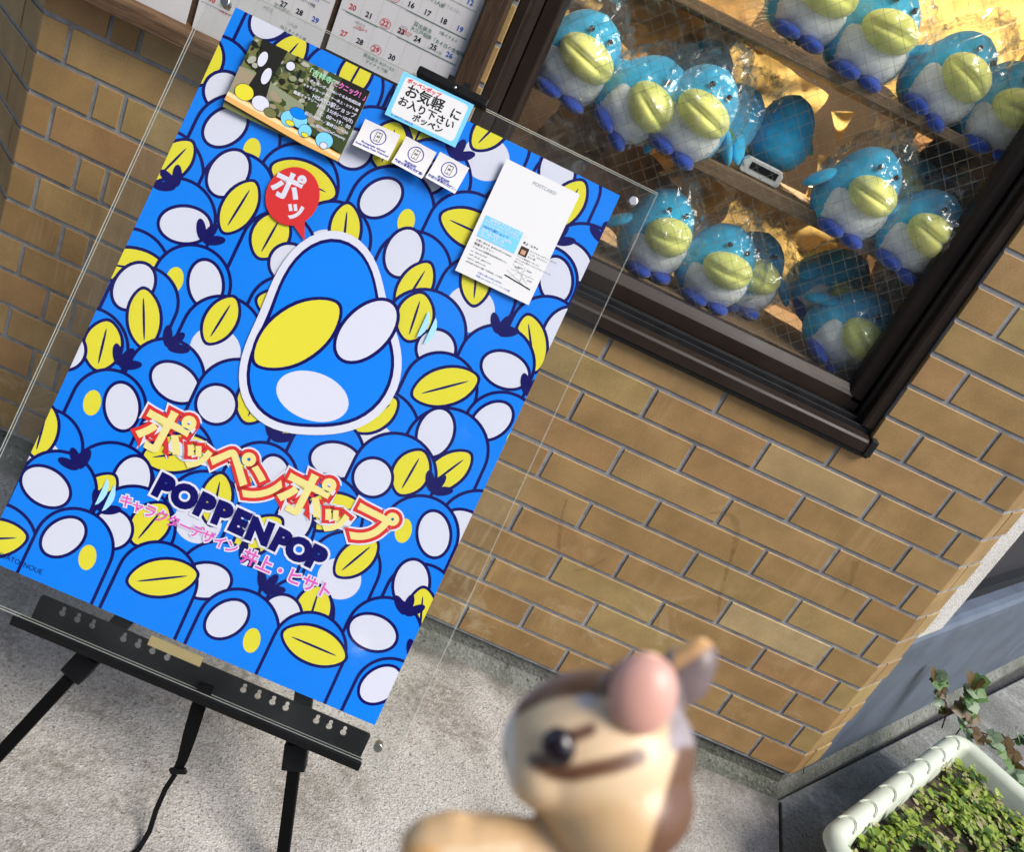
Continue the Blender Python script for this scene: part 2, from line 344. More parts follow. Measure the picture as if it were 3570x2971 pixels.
# ------------------------------------------------------------------ ground
MB_ = MB(); MB_.add([(-60, -60, -.03), (60, -60, -.03), (60, 60, -.03), (-60, 60, -.03)], [(0, 1, 2, 3)])
tag(MB_.build('ground', M['asphalt']), kind='structure')
def slab(name, poly, z0, z1, mat, bev=.004):
    b = MB(); b.prism(poly, lambda p, k: (p[0], p[1], z0 if k == 0 else z1)); o = b.build(name, mat); tag(o, kind='structure')
    if bev: bevel(o, bev, 2)
    return o
JX = lambda y: .013 + .17 * y                      # the joint that runs out from the wall corner
slab('pavement', [(-5, -3.2), (JX(-3.2), -3.2), (JX(-.006), -.006), (-1.915, -.006), (-5, 3.0)], -.03, 0, M['pave'])
slab('side_pavement', [(JX(-3.2) + .009, -3.2), (4.5, -3.2), (4.5, 4.3), (.012, -.006), (JX(-.006) + .009, -.006)], -.03, -.004, M['darkpave'])

# ------------------------------------------------------------------ houses across the street (they show only as reflections and shade)
M['stucco'] = plain('beige_stucco', (.17, .15, .13), .9, .2, var=.1, scale=3); M['stucco2'] = plain('grey_stucco', (.16, .16, .165), .9, .2, var=.1, scale=3)
M['darkglass'] = plain('dark_house_glass', (.02, .025, .03), .08, .6); M['rooft'] = plain('roof_slate', (.05, .05, .055), .7)
def house(label, x0, x1, y, h, mat):
    e = empty('house', ((x0 + x1) / 2, y, 0), label, 'house'); w = (x1 - x0) / 2
    b = MB(); b.box((-w, -5, -.03), (w, 0, h)); b.build('wall', mat, e)
    b = MB(); b.box((-w - .3, -5.3, h + .002), (w + .3, .35, h + .25)); b.build('roof', M['rooft'], e)
    n = int((x1 - x0) / 2.2)
    for r_ in range(int(h / 2.9)):
        for k in range(n):
            cx = -w + (k + .5) * 2 * w / n
            b = MB(); b.box((cx - .55, .002, .9 + r_ * 2.8), (cx + .55, .03, 2.1 + r_ * 2.8)); wd = b.build('window', M['darkglass'], e)
            b = MB(); b.box((cx - .62, .001, .82 + r_ * 2.8), (cx + .62, .06, .895 + r_ * 2.8)); b.build('sill', M['stucco2'], wd)
house('tall beige house across the street behind the viewer, seen only as a reflection', -11, .2, -6.5, 6.6, M['stucco'])
house('low grey house across the street to the right, seen only as a reflection', .8, 12, -9, 3.4, M['stucco2'])

# ------------------------------------------------------------------ tiled wall
wall = empty('tiled_wall', (-.95, .0, 0), 'ochre tiled shop wall with grey joints and two bevelled corners', 'wall')
wall.location = (0, 0, 0)
c45 = math.sqrt(.5)
XL = -1.917; MY = .0030; TOP = 2.6
WX0, WX1, WZ0, WZ1 = -1.197, -.300, .803, 1.96
# mortar bed: the front with its window opening and the two 45 degree returns
b = MB(); D = .11
def ret(sign, s, y):                                  # a point on a return: s along it, y into the wall
    x = s * c45 - y * c45; yy = s * c45 + y * c45
    return (x, yy) if sign > 0 else (XL - x, yy)
b.box((XL + .004, MY, .064), (WX0, D, TOP)); b.box((WX1, MY, .064), (-.004, D, TOP))
b.box((WX0, MY, .064), (WX1, D, WZ0 - .006)); b.box((WX0, MY, WZ1), (WX1, D, TOP))
for sg, ln in ((1, .118), (-1, .62)):
    poly = [ret(sg, 0.0, MY), ret(sg, ln, MY), ret(sg, ln, .10), ret(sg, -.045, .10)]
    if sg < 0: poly = poly[::-1]
    b.prism(poly, lambda p, k: (p[0], p[1], .0635 if k == 0 else TOP - .002))
b.build('mortar_bed', M['mortar'], wall)
tcache = {}
def tile_mesh(ln):
    k = round(ln, 3)
    if k not in tcache:
        h = .060; e = .0012; t = .012
        v = [(0, t, 0), (k, t, 0), (k, t, h), (0, t, h), (0, e, 0), (k, e, 0), (k, e, h), (0, e, h), (e, 0, e), (k - e, 0, e), (k - e, 0, h - e), (e, 0, h - e)]
        f = [(0, 1, 5, 4), (1, 2, 6, 5), (2, 3, 7, 6), (3, 0, 4, 7), (4, 5, 9, 8), (5, 6, 10, 9), (6, 7, 11, 10), (7, 4, 8, 11), (8, 9, 10, 11), (0, 3, 2, 1)]
        me = bpy.data.meshes.new('tile'); me.from_pydata(v, [], f); me.materials.append(M['tile']); me.update(); tcache[k] = me
    return tcache[k]
def corner_mesh(a, bb):
    k = ('c', round(a, 3), round(bb, 3))
    if k not in tcache:
        t = .012; h = .060; e = .001
        q = [(-a, 0), (-.0018, 0), (.0012, .0012), (bb * c45, bb * c45), (bb * c45 - t * c45, bb * c45 + t * c45), (-t * math.tan(R(22.5)), t), (-a, t)]
        n = len(q); v = [(x, y, e if 1 <= i <= 3 else 0) for i, (x, y) in enumerate(q)] + [(x, y, h - (e if 1 <= i <= 3 else 0)) for i, (x, y) in enumerate(q)]
        f = [list(range(n))[::-1], [n + i for i in range(n)]] + [[i, (i + 1) % n, n + (i + 1) % n, n + i] for i in range(n)]
        me = bpy.data.meshes.new('corner_tile'); me.from_pydata(v, [], f); me.materials.append(M['tile']); me.update(); tcache[k] = me
    return tcache[k]
stuffv = MB()
def put_tile(x0, x1, z, frame=None, ind=True):
    ln = x1 - x0
    if ln < .012: return
    jy = rnd.uniform(-.0006, .0006); tilt = rnd.uniform(-.0016, .0016)
    if not ind:
        stuffv.box((x0, jy, z), (x1, .012, z + .06)); return
    o = share('tile', tile_mesh(ln), wall)
    base = Matrix.Translation((x0, jy, z + rnd.uniform(-.0005, .0005))) @ Matrix.Rotation(tilt, 4, 'Y')
    o.matrix_local = (frame @ base) if frame is not None else base
FR = Matrix(((c45, -c45, 0, 0), (c45, c45, 0, 0), (0, 0, 1, 0), (0, 0, 0, 1)))           # right return: local x runs along it
FL = Matrix(((c45, c45, 0, XL), (-c45, c45, 0, 0), (0, 0, 1, 0), (0, 0, 0, 1)))          # left return: local x = 0 at the corner, runs negative
g = .004
for m_ in range(9, -27, -1):
    zb = .68 - .068 * m_ + g
    if zb > TOP - .07: break
    ind = zb < 1.62
    even = (m_ % 2 == 0)
    if even:
        a, rb = .0474, .107; joints = [-.0474, -.2228]; la, lrb = .049, .107
    else:
        a, rb = .107, .0474; joints = [-.107]; la, lrb = .112, .0474
    while joints[-1] - .235 > XL + .09 - (.05 if even else 0): joints.append(joints[-1] - .235)
    if even: joints.append(XL + la) if joints[-1] - (XL + la) > .02 else None
    else: joints.append(XL + la)
    if even and abs(joints[-1] - (XL + la)) > .002: joints[-1] = XL + la
    # the corner tiles
    if ind:
        o = share('tile', corner_mesh(a - g, rb - g), wall); o.location = (0, 0, zb)
        o = share('tile', corner_mesh(la - g, lrb - g), wall); o.location = (XL, 0, zb); o.scale = (-1, 1, 1)
    # front
    for i in range(len(joints) - 1):
        x1, x0 = joints[i] - g, joints[i + 1] + g
        segs = [(x0, x1)]
        if zb > WZ0 - .02 and zb < WZ1:
            segs = []
            if x0 < WX0: segs.append((x0, min(x1, WX0)))
            if x1 > WX1: segs.append((max(x0, WX1), x1))
        for s0, s1 in segs: put_tile(s0, s1, zb, None, ind)
    # returns
    if ind:
        put_tile(rb + g, .122, zb, FR) if .122 - rb > .03 else None
        p = -lrb
        while p > -.42:
            q = max(p - .235, -.6)
            put_tile(q + g, p - g, zb, FL); p -= .235
so = stuffv.build('upper_tiles', M['tile'], wall); so['kind'] = 'stuff'
# concrete plinth with a cement fillet at its foot
b = MB()
fil = [(.012, .066), (.0115, .028), (.004, .020), (-.010, .0), (-.010, -.02), (.09, -.02), (.09, .066)]
def front_pt(p, k): return ((XL + p[0] * .41, p[0], p[1]) if k == 0 else (-p[0] * .41, p[0], p[1]))
b.prism(fil, front_pt)
def rp(sg, ln):
    return lambda p, k: (ret(sg, 0 if k == 0 else ln, 0)[0] - (p[0] * (.41 if k == 0 else c45)) * sg, ret(sg, 0 if k == 0 else ln, 0)[1] + p[0] * (1 if k == 0 else c45), p[1])
b.prism(fil[::-1], rp(1, .13)); b.prism(fil, rp(-1, .62))
b.build('plinth', M['plinth'], wall)
# dark scuffs that somebody's bag or hose left on the tiles
def wp(px, py, sc, ox, oy, y=-.0012):                 # photograph reading -> point on the wall face
    u = ox + px * sc; v = oy + py * sc
    d = CR[0] * ((u - 1785) / 3165.938) + CR[1] * ((v - 1485.5) / 3165.938) + CR[2]
    return CAM + d * ((y - CAM.y) / d.y)
sm, nt, out = newmat('scuff_stain')
tr_ = N(nt, 'ShaderNodeBsdfTransparent'); df_ = N(nt, 'ShaderNodeBsdfDiffuse'); df_.inputs[0].default_value = (.10, .055, .022, 1)
g_ = N(nt, 'ShaderNodeNewGeometry'); nn = noi(nt, g_.outputs['Position'], 60, 4, .7); rr_ = ramp(nt, [(.3, .02), (.7, .26)]); L(nt, nn.outputs[0], rr_.inputs[0])
mx_ = N(nt, 'ShaderNodeMixShader'); L(nt, rr_.outputs[0], mx_.inputs[0]); L(nt, tr_.outputs[0], mx_.inputs[1]); L(nt, df_.outputs[0], mx_.inputs[2]); L(nt, mx_.outputs[0], out.inputs[0])
def ribbon(name, pts, ws, mat, parent, nrm=Vector((0, -1, 0))):
    v = []; f = []
    for i, p in enumerate(pts):
        t = (pts[min(i + 1, len(pts) - 1)] - pts[max(i - 1, 0)]).normalized(); s = t.cross(nrm).normalized()
        v += [p - s * ws[i] / 2, p + s * ws[i] / 2]
    for i in range(len(pts) - 1): f.append((2 * i, 2 * i + 1, 2 * i + 3, 2 * i + 2))
    return mobj(name, v, f, mat, parent)
S2 = .57208
ribbon('scuff_mark', [wp(x, y, S2, 2400, 1500) for x, y in [(70, 525), (130, 508), (200, 502), (255, 520), (288, 555), (300, 610), (288, 690), (265, 770), (240, 840), (218, 920), (195, 1010), (182, 1110)]],
       [.002, .004, .006, .010, .014, .013, .010, .008, .008, .006, .008, .004], sm, wall)
ribbon('scuff_mark', [wp(x, y, S2, 2400, 1500) for x, y in [(1022, 800), (1016, 840), (1005, 890), (985, 950), (950, 1000), (925, 1035)]], [.016, .012, .008, .007, .005, .003], sm, wall)
ribbon('scuff_mark', [wp(x, y, S2, 1600, 1100) for x, y in [(660, 1120), (630, 1210), (618, 1300), (610, 1400), (605, 1470)]], [.004, .006, .009, .007, .004], sm, wall)
ribbon('scuff_mark', [wp(x, y, S2, 1600, 1100) for x, y in [(690, 1560), (760, 1550), (840, 1515), (900, 1480)]], [.002, .005, .007, .002], sm, wall)

# unseen canopy added above the picture to keep the wall's left end in shade
cn = empty('added_shade_canopy', (-2.6, .0, 2.06), 'unseen flat canopy added to shade the left end of the wall', 'canopy')
b = MB(); b.box((-1.9, -.95, .0), (1.28, .50, .10)); bevel(b.build('slab', M['stucco2'], cn), .01)
b = MB(); b.box((-1.92, -.975, -.02), (1.30, -.952, .13)); b.build('fascia', M['rooft'], cn)

# ------------------------------------------------------------------ side wall at 45 degrees: painted base, rendered jamb, dark opening
side = empty('side_wall', (.09, .09, 0), 'pale sprayed wall strip over a blue-grey painted base beside the tiled corner', 'wall')
FS = Matrix(((c45, -c45, 0, 0), (c45, c45, 0, 0), (0, 0, 1, 0), (0, 0, 0, 1)))
side.matrix_world = FS
prof = [(.010, -.02), (.010, .405), (.012, .422), (.020, .432), (.034, .436), (.10, .436), (.10, -.02)]
b = MB(); b.prism(prof, lambda p, k: (.119 if k == 0 else 3.2, p[0], p[1])); bo = b.build('painted_base', M['bluegrey'], side, False)
b = MB(); b.prism([(-.0105, -.02), (-.0105, .0), (.0035, .0195), (.0095, .030), (.06, .030), (.06, -.02)], lambda p, k: (.1195 if k == 0 else 3.2, p[0], p[1])); b.build('cement_fillet', M['plinth'], side)
b = MB(); b.box((.119, .012, .437), (.312, .10, 2.6)); bevel(b.build('rendered_jamb', M['render'], side), .006)
b = MB(); b.box((.313, .085, .437), (3.2, .10, 2.6)); b.build('dark_panel', M['darkdoor'], side)
b = MB(); b.box((.313, .06, .437), (.345, .0849, 2.6)); b.box((.346, .06, .437), (3.2, .0849, .47)); b.build('panel_frame', M['rubber'], side)

# ------------------------------------------------------------------ window
win = empty('display_window', (WX0, .05, WZ0), 'dark bronze shop window with wired glass above the tiled wall', 'window')
win.location = (0, 0, 0)
# right and left jambs, head
def stepped(name, prof, z0, z1, mat):
    b = MB(); b.prism(prof, lambda p, k: (p[0], p[1], z0 if k == 0 else z1)); o = b.build(name, mat, win); bevel(o, .0015, 1); return o
stepped('jamb', [(WX1 - .0015, .009), (WX1 - .0015, .108), (-.345, .108), (-.345, .075), (-.332, .075), (-.332, .040), (-.326, .034), (-.326, .012), (-.320, .009)], .846, WZ1, M['bronze'])
stepped('jamb', [(WX0 + .0015, .009), (-1.180, .009), (-1.176, .020), (-1.176, .04), (-1.162, .046), (-1.162, .108), (WX0 + .0015, .108)], .846, WZ1, M['bronze'])
stepped('sash_stile', [(-.336, .044), (-.336, .074), (-.368, .074), (-.368, .058), (-.364, .048), (-.358, .044)], .871, WZ1 - .03, M['bronze'])
stepped('sash_stile', [(-1.161, .044), (-1.136, .044), (-1.130, .048), (-1.126, .058), (-1.126, .074), (-1.161, .074)], .871, WZ1 - .03, M['bronze'])
b = MB(); b.box((WX0 + .0015, .009, WZ1 - .03), (WX1 - .0015, .108, WZ1 - .001)); b.build('window_head', M['bronze'], win)
# sill: sloping nose, then the track rails rising behind each other
def sillp(name, prof, mat, x0=WX0 + .002, x1=WX1 - .002, bv=.001):
    b = MB(); b.prism(prof, lambda p, k: (x0 if k == 0 else x1, p[0], p[1])); o = b.build(name, mat, win); bevel(o, bv, 2); return o
sillp('sill_nose', [(-.016, .808), (-.016, .828), (-.012, .833), (.012, .8365), (.012, .806)], M['bronze'], WX0 - .004, WX1 + .006)
sillp('seal_strip', [(-.012, .7985), (-.0145, .8075), (.004, .8075), (.004, .7985)], M['rubber'], WX0 - .004, WX1 + .010, .002)
sillp('track_rail', [(.0125, .806), (.0125, .846), (.017, .846), (.019, .838), (.0265, .838), (.0265, .806)], M['bronze2'])
sillp('track_rail', [(.027, .806), (.027, .853), (.031, .853), (.033, .843), (.0405, .843), (.0405, .806)], M['bronze2'])
sillp('track_rail', [(.041, .806), (.041, .8525), (.108, .8525), (.108, .806)], M['bronze2'])
sillp('sash_rail', [(.044, .853), (.044, .880), (.050, .8865), (.058, .8975), (.074, .8975), (.074, .853)], M['bronze'], -1.1605, -.3365)
b = MB(); b.box((WX1 - .004, -.019, .8045), (WX1 + .0105, .0085, .838)); bevel(b.build('sill_end_cap', M['rubber'], win), .002)
GX0, GX1, GZ0, GZ1, GY = -1.127, -.3675, .896, WZ1 - .031, .066
b = MB(); b.box((GX0, GY - .003, GZ0), (GX1, GY + .003, GZ1)); b.build('glass_pane', M['glass'], win)
# diagonal wire net inside the pane
b = MB(); pitch = .0205
for sgn in (1, -1):
    n0 = -90
    for n in range(-120, 121):
        cc = n * pitch * math.sqrt(2) + .006            # z = sgn*x + cc line, clipped to the pane
        pts = []
        for x in (GX0, GX1):
            z = sgn * (x + .75) + 1.3 + cc
            if GZ0 <= z <= GZ1: pts.append((x, z))
        for z in (GZ0, GZ1):
            x = (z - 1.3 - cc) / sgn - .75
            if GX0 < x < GX1: pts.append((x, z))
        if len(pts) == 2 and (pts[0][0] - pts[1][0]) ** 2 + (pts[0][1] - pts[1][1]) ** 2 > 1e-4:
            b.tube([(pts[0][0], GY, pts[0][1]), (pts[1][0], GY, pts[1][1])], .00032, 4, cap=False)
wo_ = b.build('wire_net', M['wire'], win)

# ------------------------------------------------------------------ inside the shop window
room = empty('shop_interior', (-.75, .3, .78), 'dim brown shop interior behind the wired window', 'room')
room.location = (0, 0, 0)
b = MB(); x0, x1, y0, y1, z0, z1 = -1.5, .05, .112, 1.9, .78, 2.5
b.box((x0, y1, z0), (x1, y1 + .03, z1)); b.box((x0 - .03, y0, z0), (x0, y1, z1)); b.box((x1, y0 + .2, z0), (x1 + .03, y1, z1)); b.box((x0, y0, z1), (x1, y1, z1 + .03)); b.box((x0, y0, z0 - .03), (x1, y1, z0))
b.build('room_shell', M['roomwall'], room)
b = MB(); b.box((-.34, .112, .80), (-.325, .60, 1.955)); b.build('side_panel', M['cardboard'], room)
def shelf(z0_, z1_, ya, yb, label, xa=-1.20, xb=-.3405):
    b = MB(); b.box((xa, ya, z0_), (xb, yb, z1_)); o = b.build('display_shelf', M['shelf']); bevel(o, .0015, 1); tag(o, label, 'shelf', 'shelves in the window'); return o
shelf(1.334, 1.352, .125, .40, 'upper wooden shelf in the window, under the topmost row of plush birds')
shelf(1.109, 1.135, .125, .40, 'middle wooden shelf in the window carrying the white gadget')
shelf(.868, .893, .112, .46, 'lowest wooden shelf, just behind the bottom edge of the window glass')
# a warm lamp in the shop, up behind the shelves, out of the picture
lampo = empty('pendant_lamp', (-.62, .95, 2.0), 'warm pendant lamp hanging inside the shop behind the shelves', 'lamp')
b = MB(); prof = [(.02, .16), (.03, .14), (.12, .02), (.125, 0), (.118, 0), (.114, .018), (.026, .132), (.015, .15)]
for i in range(len(prof) - 1):
    for k in range(20):
        a0, a1 = 2 * PI * k / 20, 2 * PI * (k + 1) / 20
        (r0, h0), (r1, h1) = prof[i], prof[i + 1]
        b.add([(r0 * math.cos(a0), r0 * math.sin(a0), h0), (r0 * math.cos(a1), r0 * math.sin(a1), h0), (r1 * math.cos(a1), r1 * math.sin(a1), h1), (r1 * math.cos(a0), r1 * math.sin(a0), h1)], [(0, 1, 2, 3)])
b.build('lamp_shade', M['cardboard'], lampo)
b = MB(); b.tube([(0, 0, .15), (0, 0, .5)], .004); b.build('lamp_cord', M['rubber'], lampo)
bm_, nt, out = newmat('lamp_bulb'); em = N(nt, 'ShaderNodeEmission'); em.inputs[0].default_value = (1, .62, .28, 1); em.inputs[1].default_value = 25; L(nt, em.outputs[0], out.inputs[0])
b = MB(); b.ell((0, 0, .03), (.03, .03, .04)); b.build('bulb', bm_, lampo, True)
ld = bpy.data.lights.new('lamp_light', 'POINT'); ld.energy = 90; ld.color = (1, .80, .52); ld.shadow_soft_size = .06
lo = bpy.data.objects.new('lamp_light', ld); COL.objects.link(lo); lo.parent = lampo; lo.location = (0, 0, -.03)

# ------------------------------------------------------------------ plush birds (plain stand-ins: round blue toy birds with a yellow duck bill)
M['pl_blue'] = cloth('plush_blue', (.030, .50, .84)); M['pl_white'] = cloth('plush_white', (.88, .88, .90)); M['pl_yellow'] = cloth('plush_yellow', (.93, .92, .24))
M['pl_navy'] = cloth('plush_navy', (.012, .06, .42)); M['bead'] = plain('bead_black', (.006, .006, .007), .12, .6); M['tagp'] = plain('green_tag', (.16, .42, .06), .5)
PH = .165
PR = [(0, .030), (.03, .048), (.10, .061), (.22, .072), (.38, .073), (.52, .069), (.64, .063), (.76, .055), (.86, .044), (.93, .032), (.975, .016), (1.0, .0)]
def prad(t):
    for (a, ra), (c, rc) in zip(PR, PR[1:]):
        if a <= t <= c:
            k = (t - a) / (c - a); return ra + (rc - ra) * k
    return 0
def lathe(rfun, t0, t1, nt_, a0, a1, na, off=0.0, warp=None):
    v = []; f = []; full = abs(a1 - a0 - 2 * PI) < 1e-6
    cols = na if full else na + 1
    for j in range(nt_ + 1):
        t = t0 + (t1 - t0) * j / nt_
        for i in range(cols):
            a = a0 + (a1 - a0) * i / na; r = rfun(t) + off
            p = Vector((r * math.cos(a), r * math.sin(a) * .92, t * PH))
            v.append(warp(p) if warp else p)
    for j in range(nt_):
        for i in range(na):
            q = (i + 1) % cols
            f.append((j * cols + i, j * cols + q, (j + 1) * cols + q, (j + 1) * cols + i))
    return v, f
def lump(p): return p + Vector((noise.noise(p * 22), noise.noise(p * 22 + Vector((9, 0, 0))), 0)) * .003
v, f = lathe(prad, 0, 1, 26, 0, 2 * PI, 32, 0, lump)
body_me = mobj('body', v, f, M['pl_blue'], None, None, True); PB = {'body': body_me.data}; bpy.data.objects.remove(body_me)
# belly: a soft white patch sewn on, front is -Y
v = []; f = []
nb, na = 12, 14
for j in range(nb + 1):
    t = .03 + .43 * j / nb; wdt = R(58) * math.sqrt(max(0, 1 - (max(0, (t - .34)) / .14) ** 2 * .55)) * (1 if t > .1 else .9)
    for i in range(na + 1):
        a = -PI / 2 + wdt * (2 * i / na - 1); edge = min(i, na - i, j + 1, nb - j) / 2.0
        r = prad(t) + .0035 * min(1, edge) - .0008
        v.append(lump(Vector((r * math.cos(a), r * math.sin(a) * .92, t * PH))))
for j in range(nb):
    for i in range(na): q = j * (na + 1) + i; f.append((q, q + 1, q + na + 2, q + na + 1))
t_ = mobj('belly', v, f, M['pl_white'], None, None, True); PB['belly'] = t_.data; bpy.data.objects.remove(t_)
# bill: broad soft cushion with a pinched seam along the middle
b = MB(); b.ell((0, 0, 0), (.049, .030, .034), 28, 18)
for p in b.v:
    s = math.exp(-(p.z / .0042) ** 2) * max(0, -p.y / .027); p.y += .0085 * s
    p.y += .008 * (p.x / .046) ** 2
for p in b.v: p += Vector((0, -.066, PH * .53))
t_ = b.build('bill', M['pl_yellow'], None, True); PB['bill'] = t_.data; bpy.data.objects.remove(t_)
b = MB(); b.ell((0, 0, 0), (.0052, .0040, .0052), 12, 8); t_ = b.build('eye', M['bead'], None, True); PB['eye'] = t_.data; bpy.data.objects.remove(t_)
b = MB(); b.ell((0, 0, -.026), (.010, .020, .034), 12, 10); t_ = b.build('wing', M['pl_blue'], None, True); PB['wing'] = t_.data; bpy.data.objects.remove(t_)
b = MB(); b.ell((0, -.012, 0), (.024, .034, .013), 14, 8); t_ = b.build('foot', M['pl_navy'], None, True); PB['foot'] = t_.data; bpy.data.objects.remove(t_)
def bag_mesh(seed):
    rr = random.Random(seed); bmm = bmesh.new(); bmesh.ops.create_icosphere(bmm, subdivisions=5, radius=1)
    sh = Vector((rr.uniform(0, 50), rr.uniform(0, 50), rr.uniform(0, 50)))
    for vv in bmm.verts:
        d = vv.co.normalized(); t = (d.z + 1) / 2
        rx = .079 + .006 * (1 - abs(d.z)); p = Vector((d.x * rx, d.y * (rx * .98) - .012 * (1 - abs(d.z)), -.006 + t * (PH + .026)))
        if d.y < -.2: p.y -= .012 * (-d.y)
        k = noise.noise(d * 3.1 + sh); k2 = abs(noise.noise(d * 7.5 + sh)); k3 = abs(noise.noise(d * 15 + sh))
        k4 = abs(noise.noise(Vector((d.x * 5, d.y * 5, d.z * 26)) + sh)); p += d * (.007 * k + .017 * (.22 - k2) + .010 * (.22 - k3) + .008 * (.2 - k4))
        if d.z > .72:                                   # gathered, flaring top of the bag
            e = (d.z - .72) / .28; p.z += .018 * e * (1 + 1.2 * noise.noise(d * 9 + sh)); p.x += .02 * e * noise.noise(d * 6 + sh)
        vv.co = p
    me = bpy.data.meshes.new('wrapping_bag'); bmm.to_mesh(me); bmm.free(); me.materials.append(M['wrap']); me.polygons.foreach_set('use_smooth', [True] * len(me.polygons)); me.update()
    return me
bags = [bag_mesh(k) for k in range(5)]
def bag_end_mesh(seed):
    """the loose, pleated end of a bag: a fan of film standing off the toy"""
    rr = random.Random(seed * 13 + 5); v = []; f = []; nx, ny = 22, 7
    for j in range(ny + 1):
        t = j / ny
        for i in range(nx + 1):
            a = (i / nx - .5); wdt = .05 + .075 * t; pl_ = (.007 + .010 * t) * (((i * 7 + seed * 3) % 5) / 4 - .5) * 2
            v.append((a * wdt + .012 * t * noise.noise(Vector((i * .7, t * 3, seed))), pl_ + .012 * noise.noise(Vector((i * .4, t * 2, seed + 9))), t * .055 * (1 + .5 * noise.noise(Vector((i * .55, 0, seed + 4))))))
    for j in range(ny):
        for i in range(nx): q = j * (nx + 1) + i; f.append((q, q + 1, q + nx + 2, q + nx + 1))
    me = bpy.data.meshes.new('bag_end'); me.from_pydata(v, [], f); me.materials.append(M['wrap']); me.update(); return me
bag_ends = [bag_end_mesh(k) for k in range(4)]
def part(name, me, parent, loc=(0, 0, 0), rot=(0, 0, 0), sc=(1, 1, 1)):
    o = share(name, me, parent); o.location = loc; o.rotation_euler = rot; o.scale = sc; return o
npl = 0
def plush(label, x, y, z, yaw=0, lean=0, pitch=0, s=1.0, bag=True, wr=0.0):
    global npl
    e = empty('plush_bird', (x, y, z), label, 'plush toy', 'blue plush birds in the window')
    e.rotation_euler = (Matrix.Rotation(R(lean), 3, 'Y') @ Matrix.Rotation(R(pitch), 3, 'X') @ Matrix.Rotation(R(yaw), 3, 'Z')).to_euler()
    e.scale = (s * rnd.uniform(.96, 1.06), s, s * rnd.uniform(.93, 1.04))
    for n in ('body', 'belly'): part(n, PB[n], e)
    bt = rnd.uniform(-9, 9); kz = rnd.uniform(.92, 1.06); part('bill', PB['bill'], e, (PH * .53 * -math.sin(R(bt)), 0, PH * .53 * (1 - math.cos(R(bt)) * kz)), (0, R(bt), 0), (rnd.uniform(.95, 1.06), 1, kz))
    for sx in (-1, 1):
        part('eye', PB['eye'], e, (sx * .0185, -.0510, PH * .80))
        part('wing', PB['wing'], e, (sx * .064, -.004, PH * .53), (R(rnd.uniform(-25, 25)), R(-sx * (38 + wr + rnd.uniform(-14, 14))), 0))
        part('foot', PB['foot'], e, (sx * .027, -.034, .008), (0, 0, R(-sx * 14)))
    if bag:
        part('wrapping_bag', bags[npl % 5], e, (0, 0, 0), (0, 0, rnd.uniform(-.3, .3)))
        part('bag_end', bag_ends[npl % 4], e, (rnd.uniform(-.02, .02), .012, PH * .97), (R(rnd.uniform(-25, 15)), R(rnd.uniform(-30, 30)), R(rnd.uniform(-25, 25))))
        part('bag_end', bag_ends[(npl + 2) % 4], e, (.055 * (-1) ** npl, -.02, .02), (R(rnd.uniform(0, 30)), R(110 * (-1) ** npl), R(rnd.uniform(-25, 25))), (.8, .8, .8))
    npl += 1
    return e
Z2 = 1.110; Z1 = 1.353; Z3 = .895; YA = .158
plush('wrapped blue plush bird beside the left edge of the window, on the middle shelf', -1.090, .150, Z2 + .004, 12, 10)
plush('wrapped blue plush bird leaning hard to the right, second from the left window edge', -.992, .152, Z2 - .002, 20, 33, 0, 1, True)
plush('wrapped blue plush bird just left of the bare wood and the white gadget', -.868, .152, Z2 + .002, 8, 12)
plush('blue plush bird half hidden behind the two leaning ones on the middle shelf', -.895, .262, 1.150, 40, 18, 0, 1)
plush('blue plush bird turned sideways with a green square tag, on the middle shelf', -.815, .250, 1.128, -60, 26, 0, .95)
pb = plush('unwrapped blue plush bird seen from behind, in front of the gold paper', -.664, .262, 1.158, 208, -6, 0, .84, False, 10)
plush('wrapped blue plush bird right of the white gadget on the middle shelf', -.527, .152, Z2 + .004, 6, 6)
plush('wrapped blue plush bird in the right corner of the middle shelf', -.404, .150, Z2 - .004, 4, 14)
plush('blue plush bird peeping out behind the two at the right of the middle shelf', -.440, .268, 1.150, -30, 22)
plush('plush bird at the left of the top row, only its lower half in view', -.758, .19, Z1 + .012, 5, 4)
plush('wrapped plush bird with a shiny fold across its chest, second of the top row', -.640, .185, Z1 - .002, 8, 4)
plush('wrapped plush bird standing third from the left in the top row', -.503, .185, Z1 - .004, 4, 17)
plush('plush bird cut by the right edge of the picture, end of the top row', -.372, .190, Z1 - .012, 6, 2)
plush('plush bird in the lowest row just right of the clear board', -.800, .180, Z3, 14, -3)
plush('wrapped plush bird in the middle of the lowest row, in front of another', -.676, .178, Z3 - .002, 10, 2)
plush('plush bird in the lowest row partly hidden by the wrapped one on its left', -.592, .250, Z3, 4, -3, 0, 1)
plush('wrapped plush bird leaning to the right in the bottom corner of the window', -.420, .178, Z3, 10, 27)
plush('plush bird tipped over behind the one in the bottom corner of the window', -.470, .285, Z3 + .045, 30, 30)
# green square tag stuck on a bag
b = MB(); b.box((-.012, -.0006, -.012), (.012, .0006, .012)); o = b.build('price_tag', M['tagp']); o.location = (-.775, .168, 1.178); o.rotation_euler = (0, R(38), R(20))
tag(o, 'small green square sticker on the wrap of a plush bird', 'sticker')

